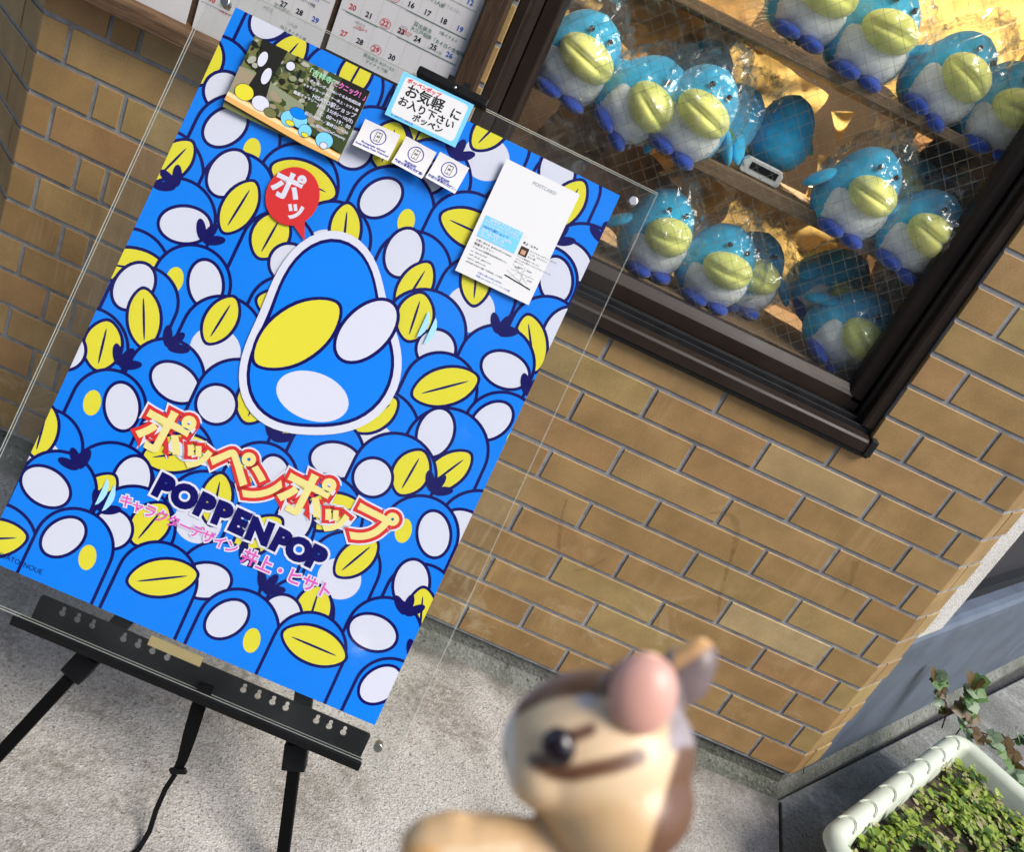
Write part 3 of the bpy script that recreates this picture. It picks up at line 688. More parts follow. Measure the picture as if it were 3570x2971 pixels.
# white gadget with a dark display
gd = empty('white_gadget', (-.690, .172, 1.137), 'small white plastic gadget with a black display on the middle shelf', 'gadget'); gd.rotation_euler = (0, 0, R(-3))
b = MB(); q = [(-.040, .004), (-.036, 0), (.036, 0), (.040, .004), (.040, .022), (.033, .030), (-.033, .030), (-.040, .022)]
b.prism(q, lambda p, k: (p[0], -.012 if k == 0 else .014, p[1])); M['gwhite'] = plain('gadget_white', (.70, .69, .67), .35, .5); bevel(b.build('case', M['gwhite'], gd), .002, 2)
b = MB(); b.box((-.024, -.0128, .011), (.030, -.0119, .0235)); b.build('display', M['bead'], gd)
b = MB(); b.tube([(-.034, -.0125, .017), (-.034, -.0145, .017)], .0035, 12); b.build('button', M['gwhite'], gd)
for sx in (-.028, .028):
    b = MB(); b.box((sx - .006, -.012, -.0018), (sx + .006, .010, .0)); b.build('foot', M['rubber'], gd)

# crumpled wrapping sheets that catch the lamp
M['gold'] = translucent('gold_wrapping_paper', (.44, .33, .14), (.62, .47, .20), .5, .45, 6, .4)
M['tanwrap'] = translucent('tan_wrapping_film', (.33, .25, .14), (.52, .40, .22), .5, .25, 12, .6)
M['kraft'] = translucent('kraft_paper', (.34, .22, .11), (.40, .26, .12), .35, .7, 7, .1)
def crumple(name, label, center, w, h, yaw, pitch, roll, mat, amp=.02, n=26, seed=0, grp=None):
    v = []; f = []; sh = Vector((seed * 3.7, seed * 1.3, seed * 7.1))
    for j in range(n + 1):
        for i in range(n + 1):
            x = (i / n - .5) * w; z = (j / n - .5) * h
            q = Vector((x, 0, z)); k = noise.noise(q * 8 + sh); k2 = abs(noise.noise(Vector((q.x * 11, 0, q.z * 17)) + sh)); k3 = abs(noise.noise(q * 34 + sh * 2))
            y = amp * (1.5 * k + 1.7 * (k2 - .25) + .45 * (k3 - .25))
            ed = 1 + .12 * noise.noise(Vector((x * 20, z * 20, seed)))
            v.append((x * ed + .4 * amp * noise.noise(q * 14 + sh), y, z * ed + .4 * amp * noise.noise(q * 14 - sh)))
    for j in range(n):
        for i in range(n): a = j * (n + 1) + i; f.append((a, a + 1, a + n + 2, a + n + 1))
    o = mobj(name, v, f, mat, None, None, True); o.location = center; o.rotation_euler = (R(pitch), R(roll), R(yaw)); tag(o, label, 'wrapping paper', grp)
    return o
G = 'crumpled wrapping in the window'
crumple('crumpled_paper', 'large gold crumpled paper standing behind the plush seen from behind', (-.735, .385, 1.235), .26, .20, 6, -8, 6, M['gold'], .018, 30, 1, G)
crumple('crumpled_paper', 'bright gold crumpled wrap behind the right end of the top row', (-.46, .345, 1.50), .34, .26, -6, 6, 3, M['gold'], .018, 30, 2, G)
crumple('crumpled_paper', 'pale gold wrap rising behind the two plush at the right of the middle shelf', (-.470, .300, 1.185), .20, .11, -10, -10, -12, M['tanwrap'], .024, 28, 3, G)
crumple('crumpled_paper', 'tan film bunched above the leaning plush on the middle shelf', (-.955, .285, 1.29), .24, .13, 14, 0, 10, M['tanwrap'], .026, 28, 4, G)
crumple('crumpled_paper', 'tan film behind the left side of the middle shelf', (-1.07, .335, 1.28), .20, .16, 8, 0, -16, M['tanwrap'], .028, 28, 5, G)
crumple('crumpled_paper', 'brown paper bunched on the lowest shelf behind the clear board', (-.93, .25, 1.01), .24, .15, 10, 8, 14, M['kraft'], .030, 28, 6, G)
crumple('crumpled_paper', 'gold film standing behind the left plush of the lowest row', (-.80, .315, 1.03), .16, .17, -8, 0, 20, M['gold'], .026, 28, 7, G)
crumple('crumpled_paper', 'gold wrap filling the space under the middle shelf at the right', (-.52, .375, 1.03), .30, .18, -4, 8, -8, M['gold'], .026, 30, 8, G)
crumple('crumpled_paper', 'small gold film below the left end of the middle shelf', (-1.03, .17, 1.045), .13, .12, 20, 10, 20, M['tanwrap'], .024, 24, 9, G)
crumple('crumpled_paper', 'clear tan film bunched beside the first plush of the top row', (-.90, .36, 1.44), .2, .2, 6, 0, 5, M['kraft'], .02, 24, 10, G)
# tan box leaning at the right, green toy with orange legs, paper cone
b = MB(); b.box((-.055, -.004, 0), (.055, .004, .20)); b.box((-.055, -.05, 0), (-.049, -.0045, .19)); o = bevel(b.build('cardboard_box', M['cardboard']), .002); o.location = (-.385, .345, 1.137); o.rotation_euler = (R(-6), R(16), R(-24))
tag(o, 'tan cardboard flap standing at the right of the middle shelf', 'cardboard')
M['gr'] = cloth('toy_green', (.05, .22, .05)); M['or'] = cloth('toy_orange', (.55, .16, .025))
gt = empty('green_toy', (-.455, .345, 1.195), 'dark green soft toy with orange legs behind the middle shelf', 'soft toy'); gt.rotation_euler = (0, R(35), 0)
b = MB(); b.ell((0, 0, .06), (.035, .03, .062), 20, 14); b.build('body', M['gr'], gt, True)
b = MB(); b.ell((-.03, -.01, .075), (.024, .012, .045), 14, 10, Matrix.Rotation(R(25), 3, 'Y')); b.build('wing', M['gr'], gt, True)
for sx in (-.014, .018):
    b = MB(); b.tube([(sx, -.015, .015), (sx * 1.3, -.03, -.01), (sx * 1.6, -.05, -.016)], [.009, .010, .012], 10); b.build('leg', M['or'], gt, True)
b = MB(); n = 20
b.add([(.022 * math.cos(2 * PI * k / n), .022 * math.sin(2 * PI * k / n), 0) for k in range(n)] + [(0, 0, -.062)], [[k, (k + 1) % n, n] for k in range(n)])
o = b.build('paper_cone', M['gold'], None, True); o.location = (-.565, .375, 1.305); o.rotation_euler = (0, R(-24), 0); tag(o, 'gold paper cone hanging under the upper shelf', 'paper cone')

# ------------------------------------------------------------------ notice board with calendar sheets
nb_ = empty('notice_board', (-1.6, 0, .937), 'old wooden notice board fixed to the tiled wall beside the window', 'notice board'); nb_.location = (0, 0, 0)
b = MB(); b.box((-2.02, -.018, .945), (-1.236, -.0025, 1.75)); b.build('backing', M['woodback'], nb_)
b = MB(); b.prism([(-.044, .937), (-.046, .960), (-.043, .967), (-.030, .969), (-.0185, .975), (-.0025, .975), (-.0025, .937)], lambda p, k: (-2.02 if k == 0 else -1.204, p[0], p[1])); bevel(b.build('bottom_rail', M['woodold'], nb_), .002)
b = MB(); b.box((-1.2405, -.040, .9755), (-1.2045, -.0025, 1.75)); bevel(b.build('stile', M['wooddark'], nb_), .003)
b = MB(); b.box((-2.02, -.040, 1.7505), (-1.2045, -.0025, 1.79)); bevel(b.build('top_rail', M['wooddark'], nb_), .003)
b = MB(); b.obox((-1.1985, -.028, .93), (-1.1985, -.028, 1.178), .008, .010); b.obox((-1.1985, -.028, 1.178), (-1.1985, -.028, 1.70), .0075, .0085, m=1)
o = b.build('rod', [M['black'], plain('rod_wood', (.22, .14, .08), .6)]); tag(o, 'thin rod, black below and brown above, between notice board and window frame', 'rod')

# text ------------------------------------------------------------------
_tc = bpy.data.curves.new('lettering', 'FONT'); _to = bpy.data.objects.new('lettering', _tc); COL.objects.link(_to)
def glyphs(body, size, offset=0.0, res=3, align='LEFT', shear=0.0, ls=1.0):
    _tc.body = body; _tc.size = size; _tc.offset = offset; _tc.resolution_u = res; _tc.align_x = align; _tc.align_y = 'CENTER'; _tc.shear = shear; _tc.space_line = ls
    _tc.fill_mode = 'FRONT'; _tc.extrude = 0
    dg = bpy.context.evaluated_depsgraph_get(); dg.update()
    return bpy.data.meshes.new_from_object(_to.evaluated_get(dg))
def text(name, body, size, mat, parent, x, y, z, rot=0.0, offset=0.0, res=2, align='LEFT', shear=0.0, bend=None, sx=1.0, sy=1.0, bold=0.0):
    me = glyphs(body, size, offset, res, align, shear); me.name = name
    me.materials.clear(); me.materials.append(M[mat])
    mt = Matrix.Translation((x, y, z)) @ Matrix.Rotation(rot, 4, 'Z') @ Matrix.Diagonal((sx, sy, 1, 1))
    me.transform(mt)
    if bold:                                            # a heavier pen: the same strokes laid down four times, a hair apart
        bmm = bmesh.new()
        for q, (ox, oy) in enumerate(((0, 0), (bold, 0), (0, bold), (bold, bold))):
            cp = me.copy(); cp.transform(Matrix.Translation((ox, oy, q * 1.2e-5))); bmm.from_mesh(cp); bpy.data.meshes.remove(cp)
        bmm.to_mesh(me); bmm.free()
    if bend:
        for vv in me.vertices: vv.co.z += bend(vv.co.x, vv.co.y)
    return share(name, me, parent)
def wallframe(x, y, z):        # local x right, y up, z out of the wall
    return Matrix(((1, 0, 0, x), (0, 0, -1, y), (0, 1, 0, z), (0, 0, 0, 1)))
def quad(name, x0, y0, x1, y1, z, mat, parent): return mobj(name, [(x0, y0, z), (x1, y0, z), (x1, y1, z), (x0, y1, z)], [(0, 1, 2, 3)], M[mat], parent)
def sheet(name, w, h, t, mat, label, cat, mw, group=None, bend=None, nx=1, ny=1):
    v = []; f = []
    for j in range(ny + 1):
        for i in range(nx + 1):
            x = w * i / nx; y = h * j / ny; v.append((x, y, bend(x, y) if bend else 0))
    n = len(v); v += [(x, y, z - t) for x, y, z in v]
    for j in range(ny):
        for i in range(nx):
            a = j * (nx + 1) + i; q = (a, a + 1, a + nx + 2, a + nx + 1); f.append(q); f.append(tuple(n + k for k in q[::-1]))
    per = [i for i in range(nx + 1)] + [j * (nx + 1) + nx for j in range(1, ny + 1)] + [ny * (nx + 1) + i for i in range(nx - 1, -1, -1)] + [j * (nx + 1) for j in range(ny - 1, 0, -1)]
    for a, c in zip(per, per[1:] + per[:1]): f.append((a, n + a, n + c, c))
    o = mobj(name, v, f, M[mat]); o.matrix_world = mw; tag(o, label, cat, group); return o
def lines(name, segs, w, z, mat, parent, bend=None):
    v = []; f = []
    for (x0, y0, x1, y1) in segs:
        d = Vector((x1 - x0, y1 - y0, 0)); nrm = Vector((-d.y, d.x, 0)).normalized() * w / 2; a = Vector((x0, y0, z)); c = Vector((x1, y1, z)); k = len(v)
        v += [a - nrm, c - nrm, c + nrm, a + nrm]; f.append((k, k + 1, k + 2, k + 3))
    if bend: v = [Vector((p.x, p.y, p.z + bend(p.x, p.y))) for p in v]
    return mobj(name, v, f, M[mat], parent)
def ring(name, cx, cy, r0, r1, z, mat, parent, n=28, sy=1.0, bend=None):
    v = []; f = []
    for k in range(n):
        a = 2 * PI * k / n; v += [(cx + r0 * math.cos(a), cy + r0 * sy * math.sin(a), z), (cx + r1 * math.cos(a), cy + r1 * sy * math.sin(a), z)]
    for k in range(n): q = (k + 1) % n; f.append((2 * k, 2 * k + 1, 2 * q + 1, 2 * q))
    if bend: v = [(x, y, zz + bend(x, y)) for x, y, zz in v]
    return mobj(name, v, f, M[mat], parent)
sheet('notice_sheet', .21, .30, .0004, 'paper', 'plain white sheet on the notice board at the top left, without a grid', 'paper sheet', wallframe(-1.8865, -.0245, .9711))
def calendar(label, X, Z, w, days, circles, yo=.0155):
    o = sheet('calendar_sheet', w, .30, .0004, 'paper', label, 'calendar', wallframe(X, -.0245, Z), 'calendar sheets')
    cw = (w - .012) / 7
    for rrow in range(4):
        yb = yo + rrow * .0423
        lines('grid_line', [(.004, yb + .0085, w - .006, yb + .0085)], .0009, .0004, 'k_line', o)
        for c in range(7):
            d = days[rrow][c]
            if d is None: continue
            mat = 'k_red' if c == 0 or (rrow, c) in circles else ('k_blue' if c == 6 else 'k_black')
            text('date_number', d, .0115, mat, o, .009 + cw * c + cw * .38, yb + .0175, .0005, 0, .00025, 2, 'CENTER')
            if (rrow, c) in circles: ring('ink_circle', .009 + cw * c + cw * .40, yb + .0175, .0082, .0090, .0006, 'k_red', o, 26, .85)
    lines('column_line', [(.006 + cw * c, .006, .006 + cw * c, .19) for c in range(1, 7)], .0004, .0003, 'k_faint', o)
    return o
cs = calendar('calendar sheet behind the top left corner of the blue poster', -1.6656, .9717, .2045,
         [['30', '31', None, None, None, None, None], ['23', '24', '25', '26', '27', '28', '29'], ['16', '17', '18', '19', '20', '21', '22'], ['9', '10', '11', '12', '13', '14', '15']], set(), .0365)
for x, y, s_, bo_, mm in [(.135, .128, .0075, '貸出展示 vol.3', 'k_blue'), (.152, .116, .0065, '12〜19時', 'k_black'), (.115, .090, .007, '貸出展示', 'k_green'), (.10, .080, .0065, '※初日', 'k_grey'), (.145, .074, .0065, '3人展', 'k_grey'), (.135, .064, .0065, 'ねこぞくぞく展', 'k_green'), (.03, .052, .0055, '※最終日', 'k_grey'), (.034, .044, .005, '17時まで', 'k_red')]:
    text('handwriting', bo_, s_, mm, cs, x, y, .0006, -.06, 0, 1)
cs = calendar('calendar sheet pinned next to the dark wooden stile, with circled red 22 and 29', -1.4515, 1.0354, .2085,
         [['27', '28', '29', '30', None, None, None], ['20', '21', '22', '23', '24', '25', '26'], ['13', '14', '15', '16', '17', '18', '19'], ['6', '7', '8', '9', '10', '11', '12']], {(0, 2), (1, 2), (2, 2)})
for x, y, s_, bo_, mm in [(.118, .095, .0078, '貸出展示', 'k_green'), (.116, .087, .0072, '大三戸個展「ある日の金曜展」', 'k_green'), (.160, .100, .006, '1階イラスト', 'k_green'), (.150, .072, .0066, '12〜19時', 'k_grey'),
                          (.100, .083, .005, '※初日', 'k_grey'), (.103, .078, .005, '14時から', 'k_red'), (.030, .058, .005, '※最終日', 'k_grey'), (.034, .052, .005, '17時まで', 'k_red'),
                          (.060, .018, .0066, '貸出展示 4/29〜5/5', 'k_green'), (.066, .010, .0066, 'マイナップ展', 'k_green'), (.115, .138, .007, 'づくり3人展', 'k_green'), (.150, .140, .0058, '見てるだけ、', 'k_grey')]:
    text('handwriting', bo_, s_, mm, cs, x, y, .0006, -.03, 0, 1)
lines('ink_line', [(.012, .0655, .067, .0655), (.100, .0655, .204, .0655), (.10, .108, .204, .108)], .0009, .0007, 'k_green', cs)
lines('ink_line', [(.098, .0745, .118, .0745), (.030, .0495, .045, .0495)], .0007, .0007, 'k_red', cs)

# ------------------------------------------------------------------ clear board with the poster, leaning on an easel
BO = Vector((-1.5285, -.2407, 1.0636)); BV = Vector((0, .3997, .9166)).normalized(); BN = Vector((1, 0, 0)).cross(BV)
MBD = Matrix(((1, BV.x, BN.x, BO.x), (0, BV.y, BN.y, BO.y), (0, BV.z, BN.z, BO.z), (0, 0, 0, 1)))
def frame(u, v, z=0.0, rot=0.0): return MBD @ Matrix.Translation((u, v, z)) @ Matrix.Rotation(rot, 4, 'Z')
PW, PHT = .594, .841
board = empty('acrylic_board', mat=MBD, label='tall clear acrylic sandwich board with round steel screws holding the poster', cat='display board')
AU0, AU1, AV0, AV1 = -.0375, .6415, -.8955, .0250
def acryl(name, z0, z1):
    b = MB(); b.box((AU0, AV0, z0), (AU1, AV1, z1)); b.m = [0, 0, 1, 1, 1, 1]
    return b.build(name, [M['acrylic'], M['edge']], board)
acryl('front_sheet', .0048, .0078); acryl('back_sheet', -.0040, -.0010)
for u, v in ((-.0135, -.001), (.6135, -.001), (.612, -.868), (-.0125, -.868)):
    b = MB(); b.tube([(u, v, -.0055), (u, v, .0098)], .0068, 24); bevel(b.build('screw', M['steel'], board), .0012, 2)
b = MB(); b.box((.252, -.866, -.0052), (.332, -.851, -.0042)); b.build('masking_tape', translucent('masking_tape', (.55, .44, .22), (.5, .4, .2), .3, .6), board)

poster = empty('poster', mat=MBD, label='large blue poster with navy, white and yellow print and a red and yellow title', cat='poster')
class Art:
    def __init__(s, w, h, z0, dz): s.v = []; s.f = []; s.m = []; s.w = w; s.h = h; s.z = z0; s.dz = dz; s.mats = []
    def clip(s, P):
        for ax, lim, sg in ((0, 0, 1), (0, s.w, -1), (1, 0, -1), (1, -s.h, 1)):
            out = []
            for i in range(len(P)):
                a, c = P[i], P[(i + 1) % len(P)]; da = (a[ax] - lim) * sg; dc = (c[ax] - lim) * sg
                if da >= 0: out.append(a)
                if (da < 0) != (dc < 0):
                    k = da / (da - dc); out.append((a[0] + (c[0] - a[0]) * k, a[1] + (c[1] - a[1]) * k))
            P = out
            if len(P) < 3: return []
        return P
    def poly(s, P, mat):
        P = s.clip([tuple(p) for p in P])
        if len(P) < 3: return
        if mat not in s.mats: s.mats.append(mat)
        b = len(s.v); s.v += [(x, y, s.z) for x, y in P]; s.f.append([b + i for i in range(len(P))]); s.m.append(s.mats.index(mat)); s.z += s.dz
    def fan(s, P, mat):       # star-shaped closed outline as one flat shape
        s.poly(P, mat)
    def build(s, name, parent): return mobj(name, s.v, s.f, [M[m] for m in s.mats], parent, s.m)
def oval(cx, cy, rx, ry, rot=0, n=36, sq=2.0):
    P = []
    for k in range(n):
        a = 2 * PI * k / n; c, s_ = math.cos(a), math.sin(a)
        x = rx * math.copysign(abs(c) ** (2 / sq), c); y = ry * math.copysign(abs(s_) ** (2 / sq), s_)
        P.append((cx + x * math.cos(rot) - y * math.sin(rot), cy + x * math.sin(rot) + y * math.cos(rot)))
    return P
def lens(cx, cy, rx, ry, rot=0, n=36):      # lemon shape
    P = []
    for k in range(n):
        a = 2 * PI * k / n; x = rx * math.cos(a); y = ry * math.sin(a) * (1 - .25 * abs(math.cos(a)) ** 3)
        P.append((cx + x * math.cos(rot) - y * math.sin(rot), cy + x * math.sin(rot) + y * math.cos(rot)))
    return P
def arch(cx, top, r, depth, n=24):
    P = [(cx + r * math.cos(PI * k / n), top - r + r * math.sin(PI * k / n)) for k in range(n + 1)]
    return P + [(cx - r * 1.04, top - depth), (cx + r * 1.04, top - depth)]
b = MB(); b.box((0, -PHT, -.0008), (PW, 0, .0)); b.build('poster_sheet', M['p_blue'], poster)
art = Art(PW, PHT, .00005, .000011)
ra = random.Random(23); LW = .0046
row = 0; v_ = .035
while v_ > -.80:
    n = 5 if row % 2 == 0 else 6
    for i in range(n):
        cx = (i + (.5 if row % 2 == 0 else 0)) * PW / 5 + ra.uniform(-.018, .018); tp = v_ + ra.uniform(-.022, .022); r = ra.uniform(.046, .058)
        art.poly(arch(cx, tp, r + LW, .3), 'p_navy'); art.poly(arch(cx, tp - LW, r, .3), 'p_blue')
        k = (i * 3 + row * 5) % 6
        def egg(x, y, rx, ry, a): art.poly(oval(x, y, rx + LW, ry + LW, a), 'p_navy'); art.poly(oval(x, y, rx, ry, a), 'p_white')
        def lemon(x, y, rx, ry, a):
            art.poly(lens(x, y, rx + LW, ry + LW, a), 'p_navy'); art.poly(lens(x, y, rx, ry, a), 'p_yellow')
            art.poly(oval(x, y - ry * .05, rx * .74, .0017, a), 'p_navy')
        def sprig(x, y, a0):
            for q in range(3): art.poly(oval(x + .016 * math.cos(a0 + q * .8), y + .016 * math.sin(a0 + q * .8), .0155, .0066, a0 + q * .8), 'p_navy')
        sd_ = ra.choice((-1, 1))
        if k == 0: egg(cx + sd_ * r * .42, tp - r * .80, .024, .034, ra.uniform(-.4, .4)); lemon(cx - sd_ * r * .25, tp - r * 1.55, .040, .021, ra.uniform(.9, 2.2))
        elif k == 1: lemon(cx + sd_ * .1 * r, tp - r * .95, .047, .025, ra.uniform(-.35, .35) + .35)
        elif k == 2: egg(cx - sd_ * r * .3, tp - r * 1.15, .034, .024, ra.uniform(-.5, .5)); sprig(cx + sd_ * r * .3, tp - r * .35, ra.uniform(0, 2))
        elif k == 3: art.poly(oval(cx, tp - r * 1.5, r * .66, r * .62, 0), 'p_white'); lemon(cx + sd_ * r * .2, tp - r * .72, .036, .020, ra.uniform(1.0, 2.1))
        elif k == 4: sprig(cx - sd_ * r * .2, tp + .004, .5); egg(cx + sd_ * r * .35, tp - r * .95, .022, .032, sd_ * .5); art.poly(oval(cx - sd_ * r * .45, tp - r * 1.2, .012, .018, .2), 'p_yellow')
        else: lemon(cx - sd_ * r * .35, tp - r * .85, .034, .024, 1.57 + ra.uniform(-.3, .3)); egg(cx + sd_ * r * .45, tp - r * 1.35, .026, .026, 0)
    row += 1; v_ -= .070
# large cut-out shape in the middle: a plain rounded stone with a white rim
def stone(s, cx=.300, cy=-.372):
    P = []
    for k in range(60):
        a = 2 * PI * k / 60; r = .098 + .012 * math.cos(3 * a + .4) + .010 * math.cos(2 * a + 2.2)
        P.append((cx + (r * 1.0 + s) * math.cos(a), cy + (r * 1.22 + s) * math.sin(a)))
    return P
art.poly(stone(.016), 'p_white'); art.poly(stone(.005), 'p_navy'); art.poly(stone(0), 'p_blue')
art.poly(oval(.348, -.330, .030 + .005, .052 + .005, -.35), 'p_navy'); art.poly(oval(.348, -.330, .030, .052, -.35), 'p_white')
art.poly(lens(.262, -.375, .070 + .005, .036 + .005, 1.05), 'p_navy'); art.poly(lens(.262, -.375, .070, .036, 1.05), 'p_yellow')
art.poly(oval(.318, -.446, .052, .034, .1), 'p_white')
# speech bubble
bub = oval(.1778, -.2030, .0365, .0415, 0, 40)
art.poly(bub, 'p_red'); art.poly([(.190, -.236), (.2065, -.226), (.2185, -.2525)], 'p_red')
for (x, y, a) in ((.415, -.288, .2), (.428, -.292, .2), (.108, -.690, .1), (.120, -.694, .1)):
    art.poly([(x + .002 * math.cos(t), y + .022 * t / 1.5 - (.0) + .0) for t in (-1.4, 1.4)] + [(x + .009 * math.cos(t * .9), y + .021 * t / 1.5) for t in (1.2, .6, 0, -.6, -1.2)], 'p_pale')
art.build('printed_pattern', poster)
ZT = art.z + .00006
def halo_text(name, body, size, x, y, layers, rot=0, res=4, sx=1, sy=1):
    for i, (mat, off) in enumerate(layers):
        text(name, body, size, mat, poster, x, y, ZT + .00003 * i, rot, off, res, 'CENTER', 0, None, sx, sy)
for ch, x, y, sz, rt in [('ポ', .1530, -.583, .074, -.06), ('ッ', .2075, -.590, .046, .05), ('ペ', .2560, -.583, .064, -.03), ('ン', .3065, -.594, .058, .06), ('ポ', .3665, -.583, .074, -.04), ('ッ', .4185, -.594, .046, .04), ('プ', .4670, -.585, .066, -.05)]:
    halo_text('title_letter', ch, sz, x, y, [('p_white', .0098), ('p_red', .0072), ('p_cream', .0022)], rt)
for i, ch in enumerate('POPPENPOP'):
    halo_text('roman_letter', ch, .043, (.1833, .2150, .2455, .2722, .2985, .3300, .3625, .3905, .4175)[i], -.6500 - .0006 * i, [('p_white', .0066), ('p_navy', .0034)], (-.05, .04, -.03, .05, -.02, .06, -.05, .02, -.04)[i])
for i, ch in enumerate('キャラクターデザイン'):
    halo_text('credit_letter', ch, .0190, .1450 + i * .0176, -.6890, [('p_white', .0022), ('p_pink', .0005)], 0, 3)
for ch, x in zip('井上・ヒサト', (.3328, .3556, .3791, .4009, .4246, .4471)):
    halo_text('credit_letter', ch, .0240, x, -.6925, [('p_white', .0024), ('p_pink', .0007)], 0, 3)
text('bubble_letter', 'ポ', .044, 'p_white', poster, .1660, -.1960, ZT, 0, .0016, 4, 'CENTER'); text('bubble_letter', 'ッ', .030, 'p_white', poster, .1890, -.2200, ZT, .2, .0012, 4, 'CENTER')
text('copyright_line', '© HISATO INOUE', .0098, 'p_navy', poster, .0045, -.8270, ZT, 0, 0, 3)

# ------------------------------------------------------------------ paper cards stuck on the front of the clear board
ZC = .0084
fl = sheet('flyer', .1735, .1070, .0004, 'f_haze', 'photo flyer of a park with a log, at the top left of the clear board', 'flyer', frame(.0420, -.1330, ZC))
fa = Art(.1735, .1070, .00002, .00002)
fa.h = .1070
class Art2(Art):
    def clip(s, P):
        P = [(x, y - s.h) for x, y in P]; P = Art.clip(s, P); return [(x, y + s.h) for x, y in P]
fa = Art2(.1735, .1070, .00003, .00002); rf = random.Random(5)
fa.poly([(0, 0), (.1735, 0), (.1735, .107), (0, .107)], 'f_leaf2')
for k in range(170):
    x = rf.uniform(0, .17); y = rf.uniform(.045, .107); fa.poly(oval(x, y, rf.uniform(.002, .008), rf.uniform(.0015, .005), rf.uniform(0, 3), 7), rf.choice(('f_leaf', 'f_leaf2', 'f_leaf', 'f_haze', 'f_water', 'f_dark')))
fa.poly([(0, .02), (.11, .02), (.10, .050), (.02, .062), (0, .06)], 'f_water'); fa.poly([(0, .03), (.05, .02), (.022, .058), (0, .060)], 'f_path')
fa.poly([(.018, .022), (.052, .020), (.046, .060), (.050, .107), (.012, .107), (.024, .060)], 'f_dark')
fa.poly([(.10, .02), (.1735, .012), (.1735, .107), (.112, .107), (.104, .060)], 'f_leaf'); fa.poly([(.118, .028), (.128, .028), (.127, .100), (.121, .100)], 'f_haze'); fa.poly([(.132, .05), (.1735, .05), (.1735, .107), (.132, .107)], 'f_dark')
for k in range(30):
    x = rf.uniform(.05, .17); y = rf.uniform(.018, .045); fa.poly(oval(x, y, rf.uniform(.004, .010), rf.uniform(.003, .007), 0, 8), rf.choice(('f_leaf2', 'f_leaf', 'f_path', 'f_leaf')))
fa.poly([(0, .009), (.1735, -.004), (.1735, .010), (0, .022)], 'f_log'); fa.poly([(0, .016), (.1735, .004), (.1735, .008), (0, .021)], 'f_logb')
fa.poly(oval(.024, .082, .006, .011, 0, 18), 'p_white')
for x, y, rx_, ry_, mm in ((.020, .030, .013, .011, 'p_yellow'), (.046, .026, .012, .010, 'p_white'), (.063, .020, .009, .006, 'f_leaf2'), (.090, .024, .012, .011, 'p_sky'), (.104, .028, .010, .010, 'p_sky'), (.098, .036, .012, .007, 'p_blue'), (.116, .018, .009, .009, 'p_sky'), (.145, .018, .012, .011, 'p_sky'), (.093, .019, .006, .0035, 'p_yellow'), (.118, .013, .005, .003, 'p_yellow'), (.147, .011, .005, .0045, 'p_white'), (.038, .063, .006, .012, 'p_white'), (.062, .090, .006, .006, 'p_white')):
    fa.poly(oval(x, y, rx_ + .0007, ry_ + .0007, 0, 18), 'k_black'); fa.poly(oval(x, y, rx_, ry_, 0, 18), mm)
fa.build('printed_photo', fl)
zt = fa.z + .00005
text('headline', '「吉祥寺で', .0098, 'k_lime', fl, .082, .095, zt, 0, 0, 2, bold=.0005); text('headline', 'ピクニック！」', .0098, 'k_magenta', fl, .124, .095, zt, 0, 0, 2, 'LEFT', 0, None, .76, bold=.0005)
for i, (bo_, sz, mm) in enumerate([('ポッペンポップぬいぐるみ完成記念', .0048, 'p_white'), ('キャラクターデザイナー井上・ヒサト展', .0046, 'p_white'), ('HISATO駅ショップ', .0076, 'p_white'), ('2025. 3.5(水)〜10(月)', .0060, 'p_white'), ('12：00〜19：00', .0072, 'p_white'), ('初日14:30〜／最終日〜16:30', .0052, 'p_white'), ('@HisatoDeCompany', .0050, 'p_white')]):
    text('caption', bo_, sz, mm, fl, .170, .0835 - i * .0086, zt, 0, 0, 2, 'RIGHT', bold=.0002)
text('caption', '鶴屋ギャラリー', .0050, 'p_white', fl, .080, .060, zt, 0, 0, 2, bold=.0002)
# welcome card
wc = sheet('welcome_card', .1075, .0655, .0006, 'p_sky', 'pale blue handwritten welcome card under the easel clip', 'card', frame(.2462, -.0452, ZC + .0016, .012))
q = []
for cx, cy, a0 in ((.096, .0555, 0), (.0115, .0555, 90), (.0115, .0105, 180), (.096, .0105, 270)):
    q += [(cx + .0055 * math.cos(R(a0 + t)), cy + .0055 * math.sin(R(a0 + t)), .0002) for t in (0, 30, 60, 90)]
mobj('white_panel', q, [list(range(len(q)))], M['paperw'], wc)
text('shop_line', 'ポッペンポップ', .0072, 'k_red', wc, .010, .0560, .0004, 0, .0003, 2)
text('handwriting', 'お気軽', .0195, 'k_black', wc, .012, .0425, .0004, 0, 0, 3, bold=.0007); text('handwriting', 'に', .0165, 'k_black', wc, .081, .0405, .0004, 0, 0, 3, bold=.0007)
text('handwriting', 'お入り下さい', .0142, 'k_black', wc, .009, .0255, .0004, 0, 0, 3, bold=.0006); text('handwriting', 'ポッペン', .0115, 'k_black', wc, .036, .0125, .0004, 0, 0, 3, bold=.0006)
text('copyright_line', '© HISATO INOUE', .0042, 'k_blue', wc, .008, .0038, .0004, 0, 0, 2)
